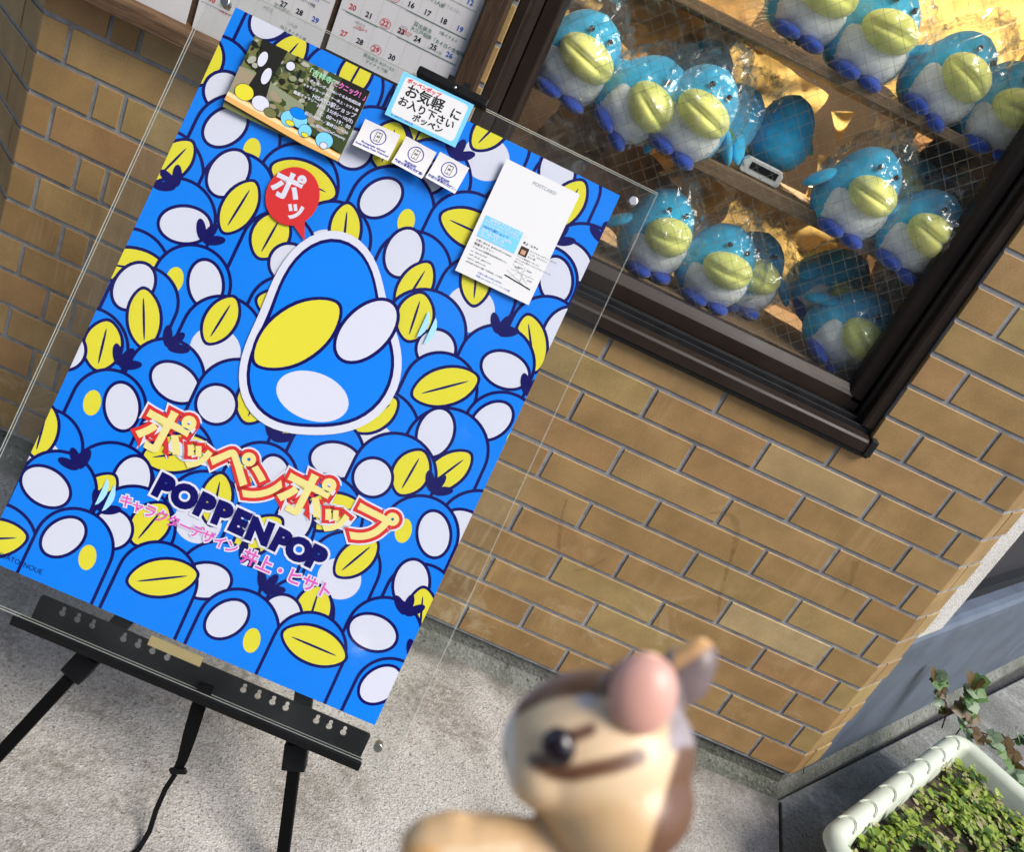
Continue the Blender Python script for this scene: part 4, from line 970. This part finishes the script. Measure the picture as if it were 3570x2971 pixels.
# three little photo-permission notes
def bendn(x, y): return .010 * max(0, (.042 - y) / .042) ** 2
def note(u, v, w, h, rot, label, l1, l2, sz):
    o = sheet('paper_note', w, h, .0003, 'paper', label, 'paper note', frame(u, v, ZC + .0004, rot), 'photo permission notes', bendn, 2, 8)
    cx, cy = w / 2, h * .62
    ring('blue_ring', cx, cy, .0102, .0114, .0004, 'k_ring', o, 32, 1, bendn)
    lines('phone_icon', [(cx - .0040, cy - .0065, cx - .0040, cy + .0065), (cx + .0040, cy - .0065, cx + .0040, cy + .0065), (cx - .0042, cy - .0067, cx + .0042, cy - .0067), (cx - .0042, cy + .0067, cx + .0042, cy + .0067), (cx - .0012, cy + .0055, cx + .0012, cy + .0055)], .00055, .0005, 'k_black', o, bendn)
    lines('camera_icon', [(cx - .0019, cy + .0006, cx + .0019, cy + .0006)], .0028, .00055, 'k_black', o, bendn)
    ring('home_button', cx, cy - .0050, .0005, .0009, .00055, 'k_black', o, 12, 1, bendn); ring('camera_lens', cx, cy + .0006, .0006, .0009, .0006, 'paper', o, 12, 1, bendn)
    text('note_line', l1, sz, 'k_ring', o, cx, .0105, .0005, 0, .0001, 2, 'CENTER', 0, bendn); text('note_line', l2, sz, 'k_ring', o, cx, .0058, .0005, 0, .0001, 2, 'CENTER', 0, bendn)
note(.2255, -.1045, .0530, .0420, .02, 'left one of the three small notes, with English print under a phone icon', 'Photography Allowed', 'Social Media Posts Welcome!', .0041)
note(.2835, -.1030, .0475, .0440, -.05, 'middle one of the three small phone icon notes', '歡迎拍照', '歡迎分享到社交媒體!', .0047)
note(.3345, -.1015, .0465, .0435, -.06, 'right one of the three small phone icon notes, nearest the postcard', '欢迎拍照', '欢迎分享到社交媒体!', .0047)
# postcard
pc = sheet('postcard', .1150, .1735, .0006, 'paperw', 'tall white postcard with a blue text box on the right of the clear board', 'postcard', frame(.4255, -.1995, ZC + .0006, 0))
text('postcard_heading', 'POSTCARD', .0072, 'k_bluegrey', pc, .066, .1590, .0004, 0, 0, 2, 'CENTER')
quad('blue_box', .007, .0570, .0655, .0895, .0003, 'p_sky', pc)
for i, (bo_, sz) in enumerate([('「吉祥寺でピクニック！」', .0054), ('ポッペンポップぬいぐるみ完成記念', .0032), ('キャラクターデザイナー井上・ヒサト展', .0030), ('HISATO駅ショップ', .0046), ('2025. 3. 5(水)〜10(月)', .0050), ('12：00〜19：00', .0052), ('※初日14:30〜　最終日〜16:30', .0030)]):
    text('box_line', bo_, sz, 'k_blue' if i == 3 else 'paperw', pc, .0095, .0860 - i * .00425, .0005, 0, .00006, 2)
for i, (bo_, sz) in enumerate([('お問い合わせ @HisatoDeCompany', .0037), ('鶴屋ギャラリー', .0044), ('〒180-0004 武蔵野市吉祥寺本町2-13-1', .0032), ('tel : 0422-22-5107', .0033), ('mail : info@...gallery.com', .0033), ('https://...-gallery.com', .0033), ('JR中央線 京王井の頭線「吉祥寺駅」より徒歩', .0028)]):
    text('address_line', bo_, sz, 'k_black', pc, .0085, .0520 - i * .0056, .0004, 0, 0, 1)
for i, bo_ in enumerate(['お知らせ▶2025年10月7日〜', '続編 star-omikuji アーリーバード公開']): text('address_line', bo_, .0032, 'k_blue', pc, .030, .0110 - i * .0050, .0004, 0, 0, 1)
quad('portrait_photo', .0705, .0590, .0830, .0720, .0003, 'k_brown', pc); quad('portrait_tint', .0730, .0610, .0800, .0675, .00036, 'k_skin', pc)
text('profile_line', '井上・ヒサト', .0040, 'k_black', pc, .0705, .0770, .0004, 0, .0001, 1)
for i, bo_ in enumerate(['キャラクターデザイナー歴40年。', 'パンダ、カエルなどの', '生みの親。']): text('profile_line', bo_, .0029, 'k_black', pc, .0848, .0700 - i * .0042, .0004, 0, 0, 1)
for i, bo_ in enumerate(['サンリオ退社後もベネッセの', 'コラショなど数多くのキャラクターを生み出し', '続けている。']): text('profile_line', bo_, .0027, 'k_black', pc, .0705, .0560 - i * .0042, .0004, 0, 0, 1)
lines('map_line', [(.066, .032, .104, .020), (.070, .044, .100, .026), (.072, .024, .094, .046), (.082, .020, .102, .040), (.070, .036, .106, .036), (.0880, .047, .0900, .022)], .0005, .0004, 'k_grey', pc)
lines('map_line', [(.066, .0245, .108, .0205)], .0016, .0005, 'k_black', pc)
for x, y in ((.074, .041), (.078, .0425), (.092, .043), (.098, .031)): text('map_word', '吉祥寺', .0026, 'k_black', pc, x, y, .0005, 0, 0, 1)

# ------------------------------------------------------------------ easel
ea = empty('easel', mat=MBD, label='black folding easel with a slotted tray holding the clear board', cat='easel')
def keyhole(cx, cy):
    P = []
    for k in range(13): a = R(-60 - 240 + 20 * k - 0) ; P.append((cx + .0042 * math.cos(R(60 - 25 * k)), cy - .0030 + .0044 * math.sin(R(60 - 25 * k))))
    P = [(cx + .0046 * math.cos(R(60 - 20 * k)), cy - .0028 + .0046 * math.sin(R(60 - 20 * k))) for k in range(16)]
    P += [(cx + .0030 * math.cos(R(215 - 25 * k)), cy + .0042 + .0030 * math.sin(R(215 - 25 * k))) for k in range(10)]
    return P
cu = bpy.data.curves.new('tray_plate', 'CURVE'); cu.dimensions = '2D'; cu.fill_mode = 'BOTH'; cu.extrude = .0009
def spl(P):
    s = cu.splines.new('POLY'); s.points.add(len(P) - 1)
    for pt, (x, y) in zip(s.points, P): pt.co = (x, y, 0, 1)
    s.use_cyclic_u = True
spl([(.090, -.899), (.596, -.899), (.596, -.862), (.593, -.859), (.093, -.859), (.090, -.862)])
for u in (.1264, .1488, .1710, .2179, .2398, .2620, .2846, .4015, .4239, .4465, .4674, .5152, .5354, .5578): spl(keyhole(u, -.8700))
co = bpy.data.objects.new('tmp', cu); COL.objects.link(co); dg = bpy.context.evaluated_depsgraph_get(); dg.update()
me = bpy.data.meshes.new_from_object(co.evaluated_get(dg)); me.materials.clear(); me.materials.append(M['black']); bpy.data.objects.remove(co)
o = share('tray_plate', me, ea); o.location = (0, 0, -.0066)
b = MB(); pr = [(-.8975, -.0076), (-.8975, .016), (-.8935, .021), (-.8900, .0225), (-.8900, .0265), (-.8960, .0265), (-.9040, .0240), (-.9050, .018), (-.9050, -.0076)]
b.prism(pr, lambda p, k: (.076 if k == 0 else .599, p[0], p[1])); bevel(b.build('tray_lip', M['black'], ea), .0012, 2)
HUB = Vector((.345, -.40, -.055))
def leg(a, bq, w, d, name, mat='blackmetal'):
    b = MB(); b.obox(a, bq, w, d, Vector((0, 0, 1))); o = b.build(name, M[mat], ea); bevel(o, .002, 2); return o
for (u1, v1), (u2, v2) in (((.1835, -.915), (.1090, -1.146)), ((.5015, -.915), (.5730, -1.146))):
    top = Vector((HUB.x, HUB.y, HUB.z)); k = Vector((u1, v1, -.033)); ft = Vector((u2, v2, -.033)); d = (ft - k).normalized()
    cl = k + d * .028
    leg(top, cl, .027, .020, 'leg'); leg(cl - d * .004, ft, .0185, .014, 'leg_extension'); leg(cl - d * .020, cl + d * .020, .034, .028, 'leg_clamp', 'black')
leg(Vector((.335, -.42, -.050)), Vector((.330, .030, -.028)), .024, .016, 'mast')
leg(HUB, Vector((.345, -.40, -.055)) + (MBD.inverted().to_3x3() @ Vector((0, .30, -.655))), .022, .016, 'rear_leg')
b = MB(); b.box((.318, -.43, -.075), (.372, -.37, -.035)); bevel(b.build('hub', M['black'], ea), .004, 2)
b = MB(); b.box((.262, .0235, -.010), (.3705, .0375, .014)); bevel(b.build('top_clip', M['black'], ea), .003, 2)
for u in (.3035, .3270): 
    b = MB(); b.box((u, .0377, -.006), (u + .010, .046, .006)); b.build('clip_tooth', M['black'], ea)
b = MB(); b.ell((.3195, .0305, .0142), (.0022, .0022, .0012), 10, 6); b.build('clip_screw', M['steel'], ea, True)
st = empty('hanging_strap', (-1.175, -.60, .0), 'black webbing strap with a buckle hanging below the easel tray', 'strap'); st.location = (0, 0, 0)
P1 = [Vector(p) for p in [(-1.1755, -.600, .262), (-1.1745, -.604, .215), (-1.1705, -.608, .165), (-1.1665, -.614, .120), (-1.1675, -.618, .096)]]
ribbon('webbing', P1, [.021, .021, .020, .015, .013], M['webbing'], st, Vector((.1, -.95, .3)))
b = MB(); b.obox(P1[-1] + Vector((-.009, 0, -.002)), P1[-1] + Vector((.013, -.002, .013)), .010, .006, Vector((0, -1, 0))); bevel(b.build('buckle', M['black'], st), .0015)
P2 = [Vector(p) for p in [(-1.168, -.619, .092), (-1.172, -.628, .068), (-1.171, -.645, .040), (-1.166, -.664, .018), (-1.168, -.685, .0025), (-1.182, -.720, .0022), (-1.20, -.80, .0022)]]
b = MB(); 
for a, c in zip(P2, P2[1:]): b.obox(a, c + (c - a).normalized() * .001, .0075, .0018, Vector((.3, -.5, .8)))
b.build('strap_tail', M['webbing'], st)

# ------------------------------------------------------------------ planter with weeds and ivy
e1 = Vector((math.cos(R(47.3)), math.sin(R(47.3)), 0)); e2 = Vector((e1.y, -e1.x, 0)); PO = Vector((-.062, -.268, 0))
PL, PWD = .775, .33
def rrect(inset, z, rad=.062, n=8):
    P = []; r = max(.012, rad - inset)
    for cx, cy, a0 in ((PL - inset - r, PWD - inset - r, 0), (inset + r, PWD - inset - r, 90), (inset + r, inset + r, 180), (PL - inset - r, inset + r, 270)):
        for k in range(n + 1):
            a = R(a0 + 90 * k / n); P.append(PO + e1 * (cx + r * math.cos(a)) + e2 * (cy + r * math.sin(a)) + Vector((0, 0, z)))
    return P
M['planter'] = plain('planter_plastic', (.53, .575, .475), .45, .4, var=.10, scale=14, bmp=.12, bscale=120)
pl = empty('planter', PO + e1 * PL / 2 + e2 * PWD / 2, 'long pale green plastic planter with swirls moulded on its rim', 'planter')
inv = Matrix.Translation(-pl.location)
loops = [(.055, .0), (.022, .150), (.016, .156), (.0005, .158), (0, .168), (.004, .177), (.012, .183), (.022, .1855), (.033, .183), (.041, .176), (.045, .168), (.048, .140), (.056, .115)]
v = []; f = []; n_ = None
for ins, z in loops:
    P = rrect(ins, z); n_ = len(P); v += [p - pl.location for p in P]
for j in range(len(loops) - 1):
    for i in range(n_): q = (i + 1) % n_; f.append((j * n_ + i, (j + 1) * n_ + i, (j + 1) * n_ + q, j * n_ + q))
f.append(tuple(range(n_)))
mobj('pot', v, f, M['planter'], pl, None, True)
def rimz(t): return .1855 - .0085 * ((t - .022) / .022) ** 2
def swirl(s0, mirror=False):
    for kk, (ra_, dr) in enumerate(((.017, 0), (.022, .0))):
        pts = []
        for k in range(13):
            a = R(-95 + 190 * k / 12); ss = s0 + ra_ * math.cos(a) * 1.25; tt = .022 + min(ra_, .0195) * math.sin(a)
            pts.append(PO + e1 * ss + e2 * tt + Vector((0, 0, rimz(tt) + .0006)) - pl.location)
        b = MB(); b.tube(pts, .0012, 6); b.build('rim_swirl', M['planter'], pl, True)
for k in range(7): swirl(.085 + k * .1)
M['soil'] = concrete('dark_soil', (.020, .014, .009), (.06, .04, .025), (.10, .08, .06), .6, 160, None, 1.0)
v = []; f = []; nx, ny = 60, 26
for j in range(ny + 1):
    for i in range(nx + 1):
        s = .05 + (PL - .10) * i / nx; t = .05 + (PWD - .10) * j / ny; v.append(PO + e1 * s + e2 * t + Vector((0, 0, .135 + .012 * noise.noise(Vector((s * 18, t * 18, 3))) + .004 * noise.noise(Vector((s * 90, t * 90, 1))))))
for j in range(ny):
    for i in range(nx): a = j * (nx + 1) + i; f.append((a, a + nx + 1, a + nx + 2, a + 1))
tag(mobj('soil', v, f, M['soil'], None, None, True), 'dark soil filling the pale green planter', 'soil', kind='stuff')
def leafmat(name, a, c):
    m, nt, out = newmat(name); p = N(nt, 'ShaderNodeBsdfPrincipled'); t = N(nt, 'ShaderNodeBsdfTranslucent'); gg = N(nt, 'ShaderNodeNewGeometry')
    r = ramp(nt, [(0, a), (1, c)]); L(nt, gg.outputs['Random Per Island'], r.inputs[0]); L(nt, r.outputs[0], p.inputs['Base Color']); L(nt, r.outputs[0], t.inputs[0]); p.inputs['Roughness'].default_value = .42
    mx = N(nt, 'ShaderNodeMixShader'); mx.inputs[0].default_value = .35; L(nt, p.outputs[0], mx.inputs[1]); L(nt, t.outputs[0], mx.inputs[2]); L(nt, mx.outputs[0], out.inputs[0]); return m
M['weed'] = leafmat('weed_leaf', (.17, .27, .022), (.42, .52, .09)); M['weedp'] = leafmat('pale_leaf', (.36, .36, .14), (.50, .46, .24)); M['weedd'] = leafmat('dark_leaf', (.03, .085, .012), (.10, .19, .03)); M['stemr'] = plain('weed_stem', (.16, .07, .03), .6)
def leaf(b, p, d, up, ln, w, m):
    """small cupped leaf, six faces"""
    d = d.normalized(); s = d.cross(up).normalized(); u = s.cross(d).normalized()
    mid = [p, p + d * ln * .35 + u * ln * .04, p + d * ln * .7 + u * ln * .03, p + d * ln - u * ln * .08]
    lf = [p + d * ln * .22 + s * w * .42 + u * w * .14, p + d * ln * .55 + s * w * .5 + u * w * .16, p + d * ln * .85 + s * w * .25]
    rt = [p + d * ln * .22 - s * w * .42 + u * w * .14, p + d * ln * .55 - s * w * .5 + u * w * .16, p + d * ln * .85 - s * w * .25]
    b.add(mid + lf + rt, [(0, 1, 4), (1, 5, 4), (1, 2, 5), (2, 6, 5), (2, 3, 6), (0, 7, 1), (1, 7, 8), (1, 8, 2), (2, 8, 9), (2, 9, 3)], m)
rw = random.Random(11); b = MB()
for k in range(900):
    s = rw.uniform(.055, PL - .055); t = rw.uniform(.055, PWD - .055)
    if noise.noise(Vector((s * 9, t * 9, 7))) < -.08 and rw.random() < .8: continue
    p = PO + e1 * s + e2 * t + Vector((0, 0, .132)); hgt = rw.uniform(.008, .042) * (1 + .5 * noise.noise(Vector((s * 6, t * 6, 2))))
    lean = Vector((rw.uniform(-.5, .5), rw.uniform(-.5, .5), 1)).normalized(); tip = p + lean * hgt
    if rw.random() < .5: b.tube([p, p + lean * hgt * .5 + Vector((rw.uniform(-.003, .003), 0, 0)), tip], .0005, 3, 3, False)
    mm = 0 if rw.random() < .66 else (2 if rw.random() < .6 else 1)
    for q in range(rw.randint(3, 6)):
        a = rw.uniform(0, 2 * PI); d = Vector((math.cos(a), math.sin(a), rw.uniform(-.1, .6))); base = p.lerp(tip, rw.uniform(.45, 1))
        ln = rw.choice((.007, .010, .013, .016, .022)) * rw.uniform(.85, 1.15); leaf(b, base, d, Vector((0, 0, 1)), ln, ln * rw.uniform(.55, .85), mm)
tag(b.build('weeds', [M['weed'], M['weedp'], M['weedd'], M['stemr']], None, True), 'mat of small bright green weeds growing in the planter', 'weeds', kind='stuff')
# long thin red stems straying over the rim
M['ivyg'] = leafmat('ivy_green', (.07, .17, .04), (.18, .31, .10)); M['ivyd'] = leafmat('ivy_bronze', (.10, .055, .02), (.16, .11, .035)); M['ivyp'] = leafmat('ivy_grey_green', (.22, .32, .19), (.34, .44, .30)); M['ivys'] = plain('ivy_stem', (.11, .03, .022), .55)
def ivyleaf(name, parent, p, d, sz, mat, nup=Vector((0, -.6, .8))):
    d = d.normalized(); s = d.cross(nup).normalized(); u = s.cross(d).normalized()
    out = [(0, 0), (-.10, .34), (.18, .62), (.34, .40), (.62, .44), (1.0, 0), (.62, -.44), (.34, -.40), (.18, -.62), (-.10, -.34)]
    v = [p + d * sz * .35 + u * sz * .05] + [p + d * sz * x + s * sz * y + u * sz * (-.12 * abs(y) + .06 * math.sin(7 * x + 5 * y)) for x, y in out]
    f = [(0, 1 + i, 1 + (i + 1) % len(out)) for i in range(len(out))]
    return mobj(name, [q - parent.location for q in v], f, mat, parent, None, False)
def ivy(label, pts, spec, rad=.0016):
    e = empty('ivy_plant', pts[0], label, 'plant', 'ivy at the planter corner'); P = [Vector(p) for p in pts]
    b = MB(); b.tube([q - e.location for q in P], [rad * (1.2 - .5 * i / len(P)) for i in range(len(P))], 6); b.build('stem', M['ivys'], e, True)
    ri = random.Random(len(spec) * 7 + int(pts[0][0] * 1000))
    spec = list(spec) + [(ri.uniform(.25, 1), ri.uniform(-1, 1), ri.uniform(-.8, -.1), ri.uniform(-.5, .8), ri.uniform(.016, .027), ri.choice(('ivyg', 'ivyg', 'ivyp', 'ivyd'))) for _ in range(9)]
    for (t, dx, dy, dz, sz, mt) in spec:
        k = t * (len(P) - 1); i = min(int(k), len(P) - 2); base = P[i].lerp(P[i + 1], k - i); ivyleaf('leaf', e, base, Vector((dx, dy, dz)), sz * 1.2, M[mt])
ivy('ivy shoot with a dark red stem at the left of the planter corner', [(.450, .320, .150), (.428, .312, .195), (.398, .306, .222), (.372, .304, .248), (.345, .302, .272), (.328, .300, .290)],
    [(1.0, -.8, -.3, .3, .030, 'ivyd'), (1.0, .4, -.5, .7, .026, 'ivyp'), (.97, .8, -.4, -.1, .030, 'ivyg'), (.93, .2, -.7, -.4, .028, 'ivyg'), (.9, -.5, -.6, -.3, .022, 'ivyg'), (.99, .1, -.3, 1, .020, 'ivyp'), (.72, .8, -.3, .1, .020, 'ivyd'), (.66, .7, -.5, -.4, .022, 'ivyd'), (.45, .8, -.2, -.5, .018, 'ivyd'), (.3, .9, -.3, .1, .016, 'ivyd'), (.86, .3, -.8, .2, .02, 'ivyg')])
ivy('taller leafy ivy shoot in front of the blue-grey base at the planter corner', [(.488, .315, .150), (.478, .308, .200), (.455, .305, .245), (.432, .303, .285), (.415, .302, .318)],
    [(1.0, -.8, -.2, .3, .034, 'ivyd'), (1.0, .7, -.3, .5, .032, 'ivyg'), (.95, .2, -.6, .7, .030, 'ivyd'), (.9, .8, -.4, -.2, .034, 'ivyg'), (.84, -.2, -.8, -.1, .034, 'ivyp'), (.78, .7, -.5, .1, .036, 'ivyg'), (.70, -.5, -.6, -.2, .030, 'ivyg'), (.66, .5, -.7, -.5, .034, 'ivyp'), (.60, .3, -.8, -.6, .030, 'ivyg'), (.48, -.8, -.3, -.3, .042, 'ivyd'), (.44, .9, -.2, -.3, .038, 'ivyd'), (.40, .1, -.6, -.8, .026, 'ivyp'), (.3, .6, -.4, -.4, .022, 'ivyd'), (.2, -.6, -.6, .1, .032, 'ivyg')])
ivy('ivy trailing down inside the far corner of the planter', [(.50, .300, .150), (.512, .285, .205), (.545, .270, .215), (.575, .25, .205), (.600, .225, .175), (.61, .20, .160)],
    [(.1, -.7, -.5, .1, .034, 'ivyg'), (.16, .2, -.8, .3, .038, 'ivyd'), (.2, -.3, -.6, -.3, .036, 'ivyd'), (.26, .6, -.5, .4, .034, 'ivyp'), (.35, .2, -.9, -.1, .036, 'ivyp'), (.42, .8, -.2, .3, .030, 'ivyd'), (.5, .2, -.7, -.5, .034, 'ivyg'), (.58, .7, -.4, .1, .030, 'ivyd'), (.64, -.2, -.8, -.4, .032, 'ivyg'), (.74, .5, -.7, -.2, .040, 'ivyp'), (.82, -.2, -.8, -.5, .038, 'ivyp'), (.92, .5, -.6, -.3, .034, 'ivyg')])
ivy('small ivy sprig with pale leaves at the right edge above the planter', [(.60, .33, .150), (.625, .318, .215), (.655, .312, .225), (.69, .31, .228)],
    [(.4, -.3, -.7, .5, .024, 'ivyp'), (.6, .5, -.6, .4, .022, 'ivyg'), (.8, -.1, -.8, -.3, .024, 'ivyp'), (1.0, .8, -.4, .2, .026, 'ivyg')])

# ------------------------------------------------------------------ chipmunk figurine held up close to the lens
def cw(x, y, z): return CAM + CR[0] * x + CR[1] * y + CR[2] * z
FO = cw(.021, .125, .2015)
fig = empty('chipmunk_figurine', FO, 'small blurred chipmunk figurine with a round pink ear close to the camera', 'figurine')
RM = Matrix(((CR[0].x, CR[1].x, CR[2].x), (CR[0].y, CR[1].y, CR[2].y), (CR[0].z, CR[1].z, CR[2].z)))
def loc(x, y, z): return cw(x, y, z) - FO
b = MB()
def blob(x, y, z, rx, ry, rz, rot=0): b.ell((x, y, z), (rx, ry, rz), 28, 20, Matrix.Rotation(R(rot), 3, 'Z'))
blob(.0190, .0715, .2010, .0215, .0172, .0185)            # skull
blob(.0230, .0815, .1985, .0168, .0135, .0165)            # cheeks
blob(.0212, .0925, .1990, .0120, .0110, .0140)            # throat
blob(.0075, .0735, .1965, .0092, .0088, .0120)            # snout, pointing left
blob(.0275, .0590, .1935, .0092, .0105, .0075, 12)        # near ear
blob(.0395, .0570, .2080, .0065, .0080, .0050, 35)        # far ear
blob(.0415, .0545, .2075, .0050, .0068, .0045, 35)
blob(.0020, .0742, .1990, .0036, .0052, .0060, -8)        # tip of the snout
blob(.0185, .1160, .2030, .0150, .0210, .0165)            # trunk
for k in range(9):
    t = k / 8; blob(.010 - .0265 * t, .0965 - .0045 * math.sin(t * 2.2) - .0015 * t, .1985 - .003 * t, .0085 - .002 * t + (.0012 if k > 6 else 0), .0085 - .0022 * t + (.0012 if k > 6 else 0), .0078 - .0015 * t)   # arm
for k in range(5):
    t = k / 4; blob(.036 + .006 * t, .122 + .006 * t, .194 - .006 * t, .006, .006, .006)                 # other arm
blob(.0130, .1370, .1960, .009, .008, .012); blob(.0310, .1370, .1960, .009, .008, .012)                 # feet
for k in range(9):
    t = k / 8; blob(.040 + .018 * math.sin(t * 2.4), .150 - .020 * t, .216 + .006 * math.sin(t * 3), .0085 + .003 * math.sin(t * 3), .0085, .0075)   # tail
tmp = b.build('tmp_fig', M['black'])
rmd = tmp.modifiers.new('r', 'REMESH'); rmd.mode = 'VOXEL'; rmd.voxel_size = .0009; smd = tmp.modifiers.new('s', 'SMOOTH'); smd.iterations = 10; smd.factor = .6
dg = bpy.context.evaluated_depsgraph_get(); dg.update(); me = bpy.data.meshes.new_from_object(tmp.evaluated_get(dg)); bpy.data.objects.remove(tmp)
ca = me.color_attributes.new('fur', 'FLOAT_COLOR', 'POINT')
CRM, TAN, BRN, DBR, GRY, WHT, ORG = (.70, .515, .32), (.60, .40, .21), (.135, .062, .032), (.055, .024, .018), (.33, .28, .29), (.72, .69, .62), (.62, .36, .15)
def seg(px, py, a, c):
    ax, ay = a; bx, by = c; dx, dy = bx - ax, by - ay; t = max(0, min(1, ((px - ax) * dx + (py - ay) * dy) / (dx * dx + dy * dy))); return math.hypot(px - ax - dx * t, py - ay - dy * t), t
def pix(X, Y): return ((1300 + X * .619 - 1785) / 3165.938 * .19, (2000 + Y * .619 - 1485.5) / 3165.938 * .19)
def mixv(a, c, t): t = max(0, min(1, t)); t = t * t * (3 - 2 * t); return tuple(x + (y - x) * t for x, y in zip(a, c))
strip = [[pix(1225, 880), pix(1150, 910), pix(1060, 925)], [pix(1500, 1030), pix(1380, 1075), pix(1130, 1130), pix(1010, 1115), pix(915, 1060)]]
cols = []
for vv in me.vertices:
    x, y, z = vv.co; k = .19 / z; X, Y = x * k, y * k            # same line of sight, read at 19 cm
    c = CRM
    if Y > pix(0, 1250)[1] and y < .098: c = mixv(CRM, TAN, (Y - pix(0, 1200)[1]) / .006)
    # brown crown above a line that rises towards the nose
    ax, ay = pix(790, 800); bx, by = pix(1330, 690); ln = .0008 + ay + (by - ay) * (X - ax) / (bx - ax) - .0022 * math.sin(PI * max(0, min(1, (X - ax) / (bx - ax))))
    if y < .075 and z > .186: c = mixv(c, BRN, (ln - Y) / .0012 + .3)
    if z < .2015 and y < .095:
        for ps, wd in zip(strip, (.0014, .0018)):
            dm = min(seg(X, Y, p, q)[0] for p, q in zip(ps, ps[1:])); c = mixv(c, BRN, (wd - dm) / .0013 + .5)
    gx, gy = pix(1200, 720); c = mixv(c, (.50, .45, .46), (.0030 - math.hypot(X - gx, (Y - gy) * 1.4)) / .002) if z < .205 else c
    # far cheek: grey-white flash, then a brown flank down to the chin
    if y < .100:
        c = mixv(c, GRY, (X - pix(1655, 0)[0]) / .0012 + .2) if Y < pix(0, 1000)[1] and X > pix(1600, 0)[0] else c
        if Y >= pix(0, 1000)[1] - .001: c = mixv(c, BRN, (X - pix(1700 - (Y - pix(0, 1000)[1]) / (.19 * .619 / 3165.9) * .30, 0)[0]) / .0012)
    if z > .2085 and y < .10 and x > .008: c = BRN
    if X > pix(1690, 0)[0] and Y < pix(0, 760)[1]: c = mixv(ORG, (.16, .12, .12), (Y - pix(0, 470)[1]) / .002 + (X - pix(1780, 0)[0]) / .003)
    if y < .084 and x > -.006: c = mixv(c, WHT, (.0016 - X) / .0022)
    if y > .088 and x < .002: c = mixv(CRM, ORG, (-.012 - x) / .004 - .3)
    if y > .10 and x > .032 and z > .204: c = BRN
    cols += [*c, 1]
    vv.co = Vector(loc(x, y, z))
ca.data.foreach_set('color', cols); me.name = 'body'; me.materials.clear()
fm_, nt, out = newmat('painted_vinyl'); p = N(nt, 'ShaderNodeBsdfPrincipled'); at = N(nt, 'ShaderNodeVertexColor'); at.layer_name = 'fur'; L(nt, at.outputs[0], p.inputs['Base Color']); p.inputs['Roughness'].default_value = .38; p.inputs['Subsurface Weight'].default_value = .08; p.inputs['Subsurface Radius'].default_value = (.004, .002, .001); L(nt, p.outputs[0], out.inputs[0])
me.materials.append(fm_); me.polygons.foreach_set('use_smooth', [True] * len(me.polygons)); share('body', me, fig)
def fpart(name, x, y, z, r, mat, rot=0):
    b = MB(); b.ell((0, 0, 0), r, 24, 16, Matrix.Rotation(R(rot), 3, 'Z')); b.v = [RM @ p + loc(x, y, z) for p in b.v]; return b.build(name, mat, fig, True)
fpart('inner_ear', .0268, .0548, .1858, (.0070, .0086, .0048), plain('ear_pink', (.62, .335, .275), .36, .45), 12)
fpart('eye', .0094, .0652, .1842, (.0036, .0041, .0026), plain('eye_black', (.012, .008, .012), .15, .6))
fpart('nose_tip', -.0012, .0715, .1975, (.0011, .0014, .0012), plain('nose_brown', (.20, .10, .08), .4))

bpy.data.objects.remove(_to)
for o in list(COL.objects):
    if o.type == 'EMPTY' and o.name.startswith('lettering'): bpy.data.objects.remove(o)
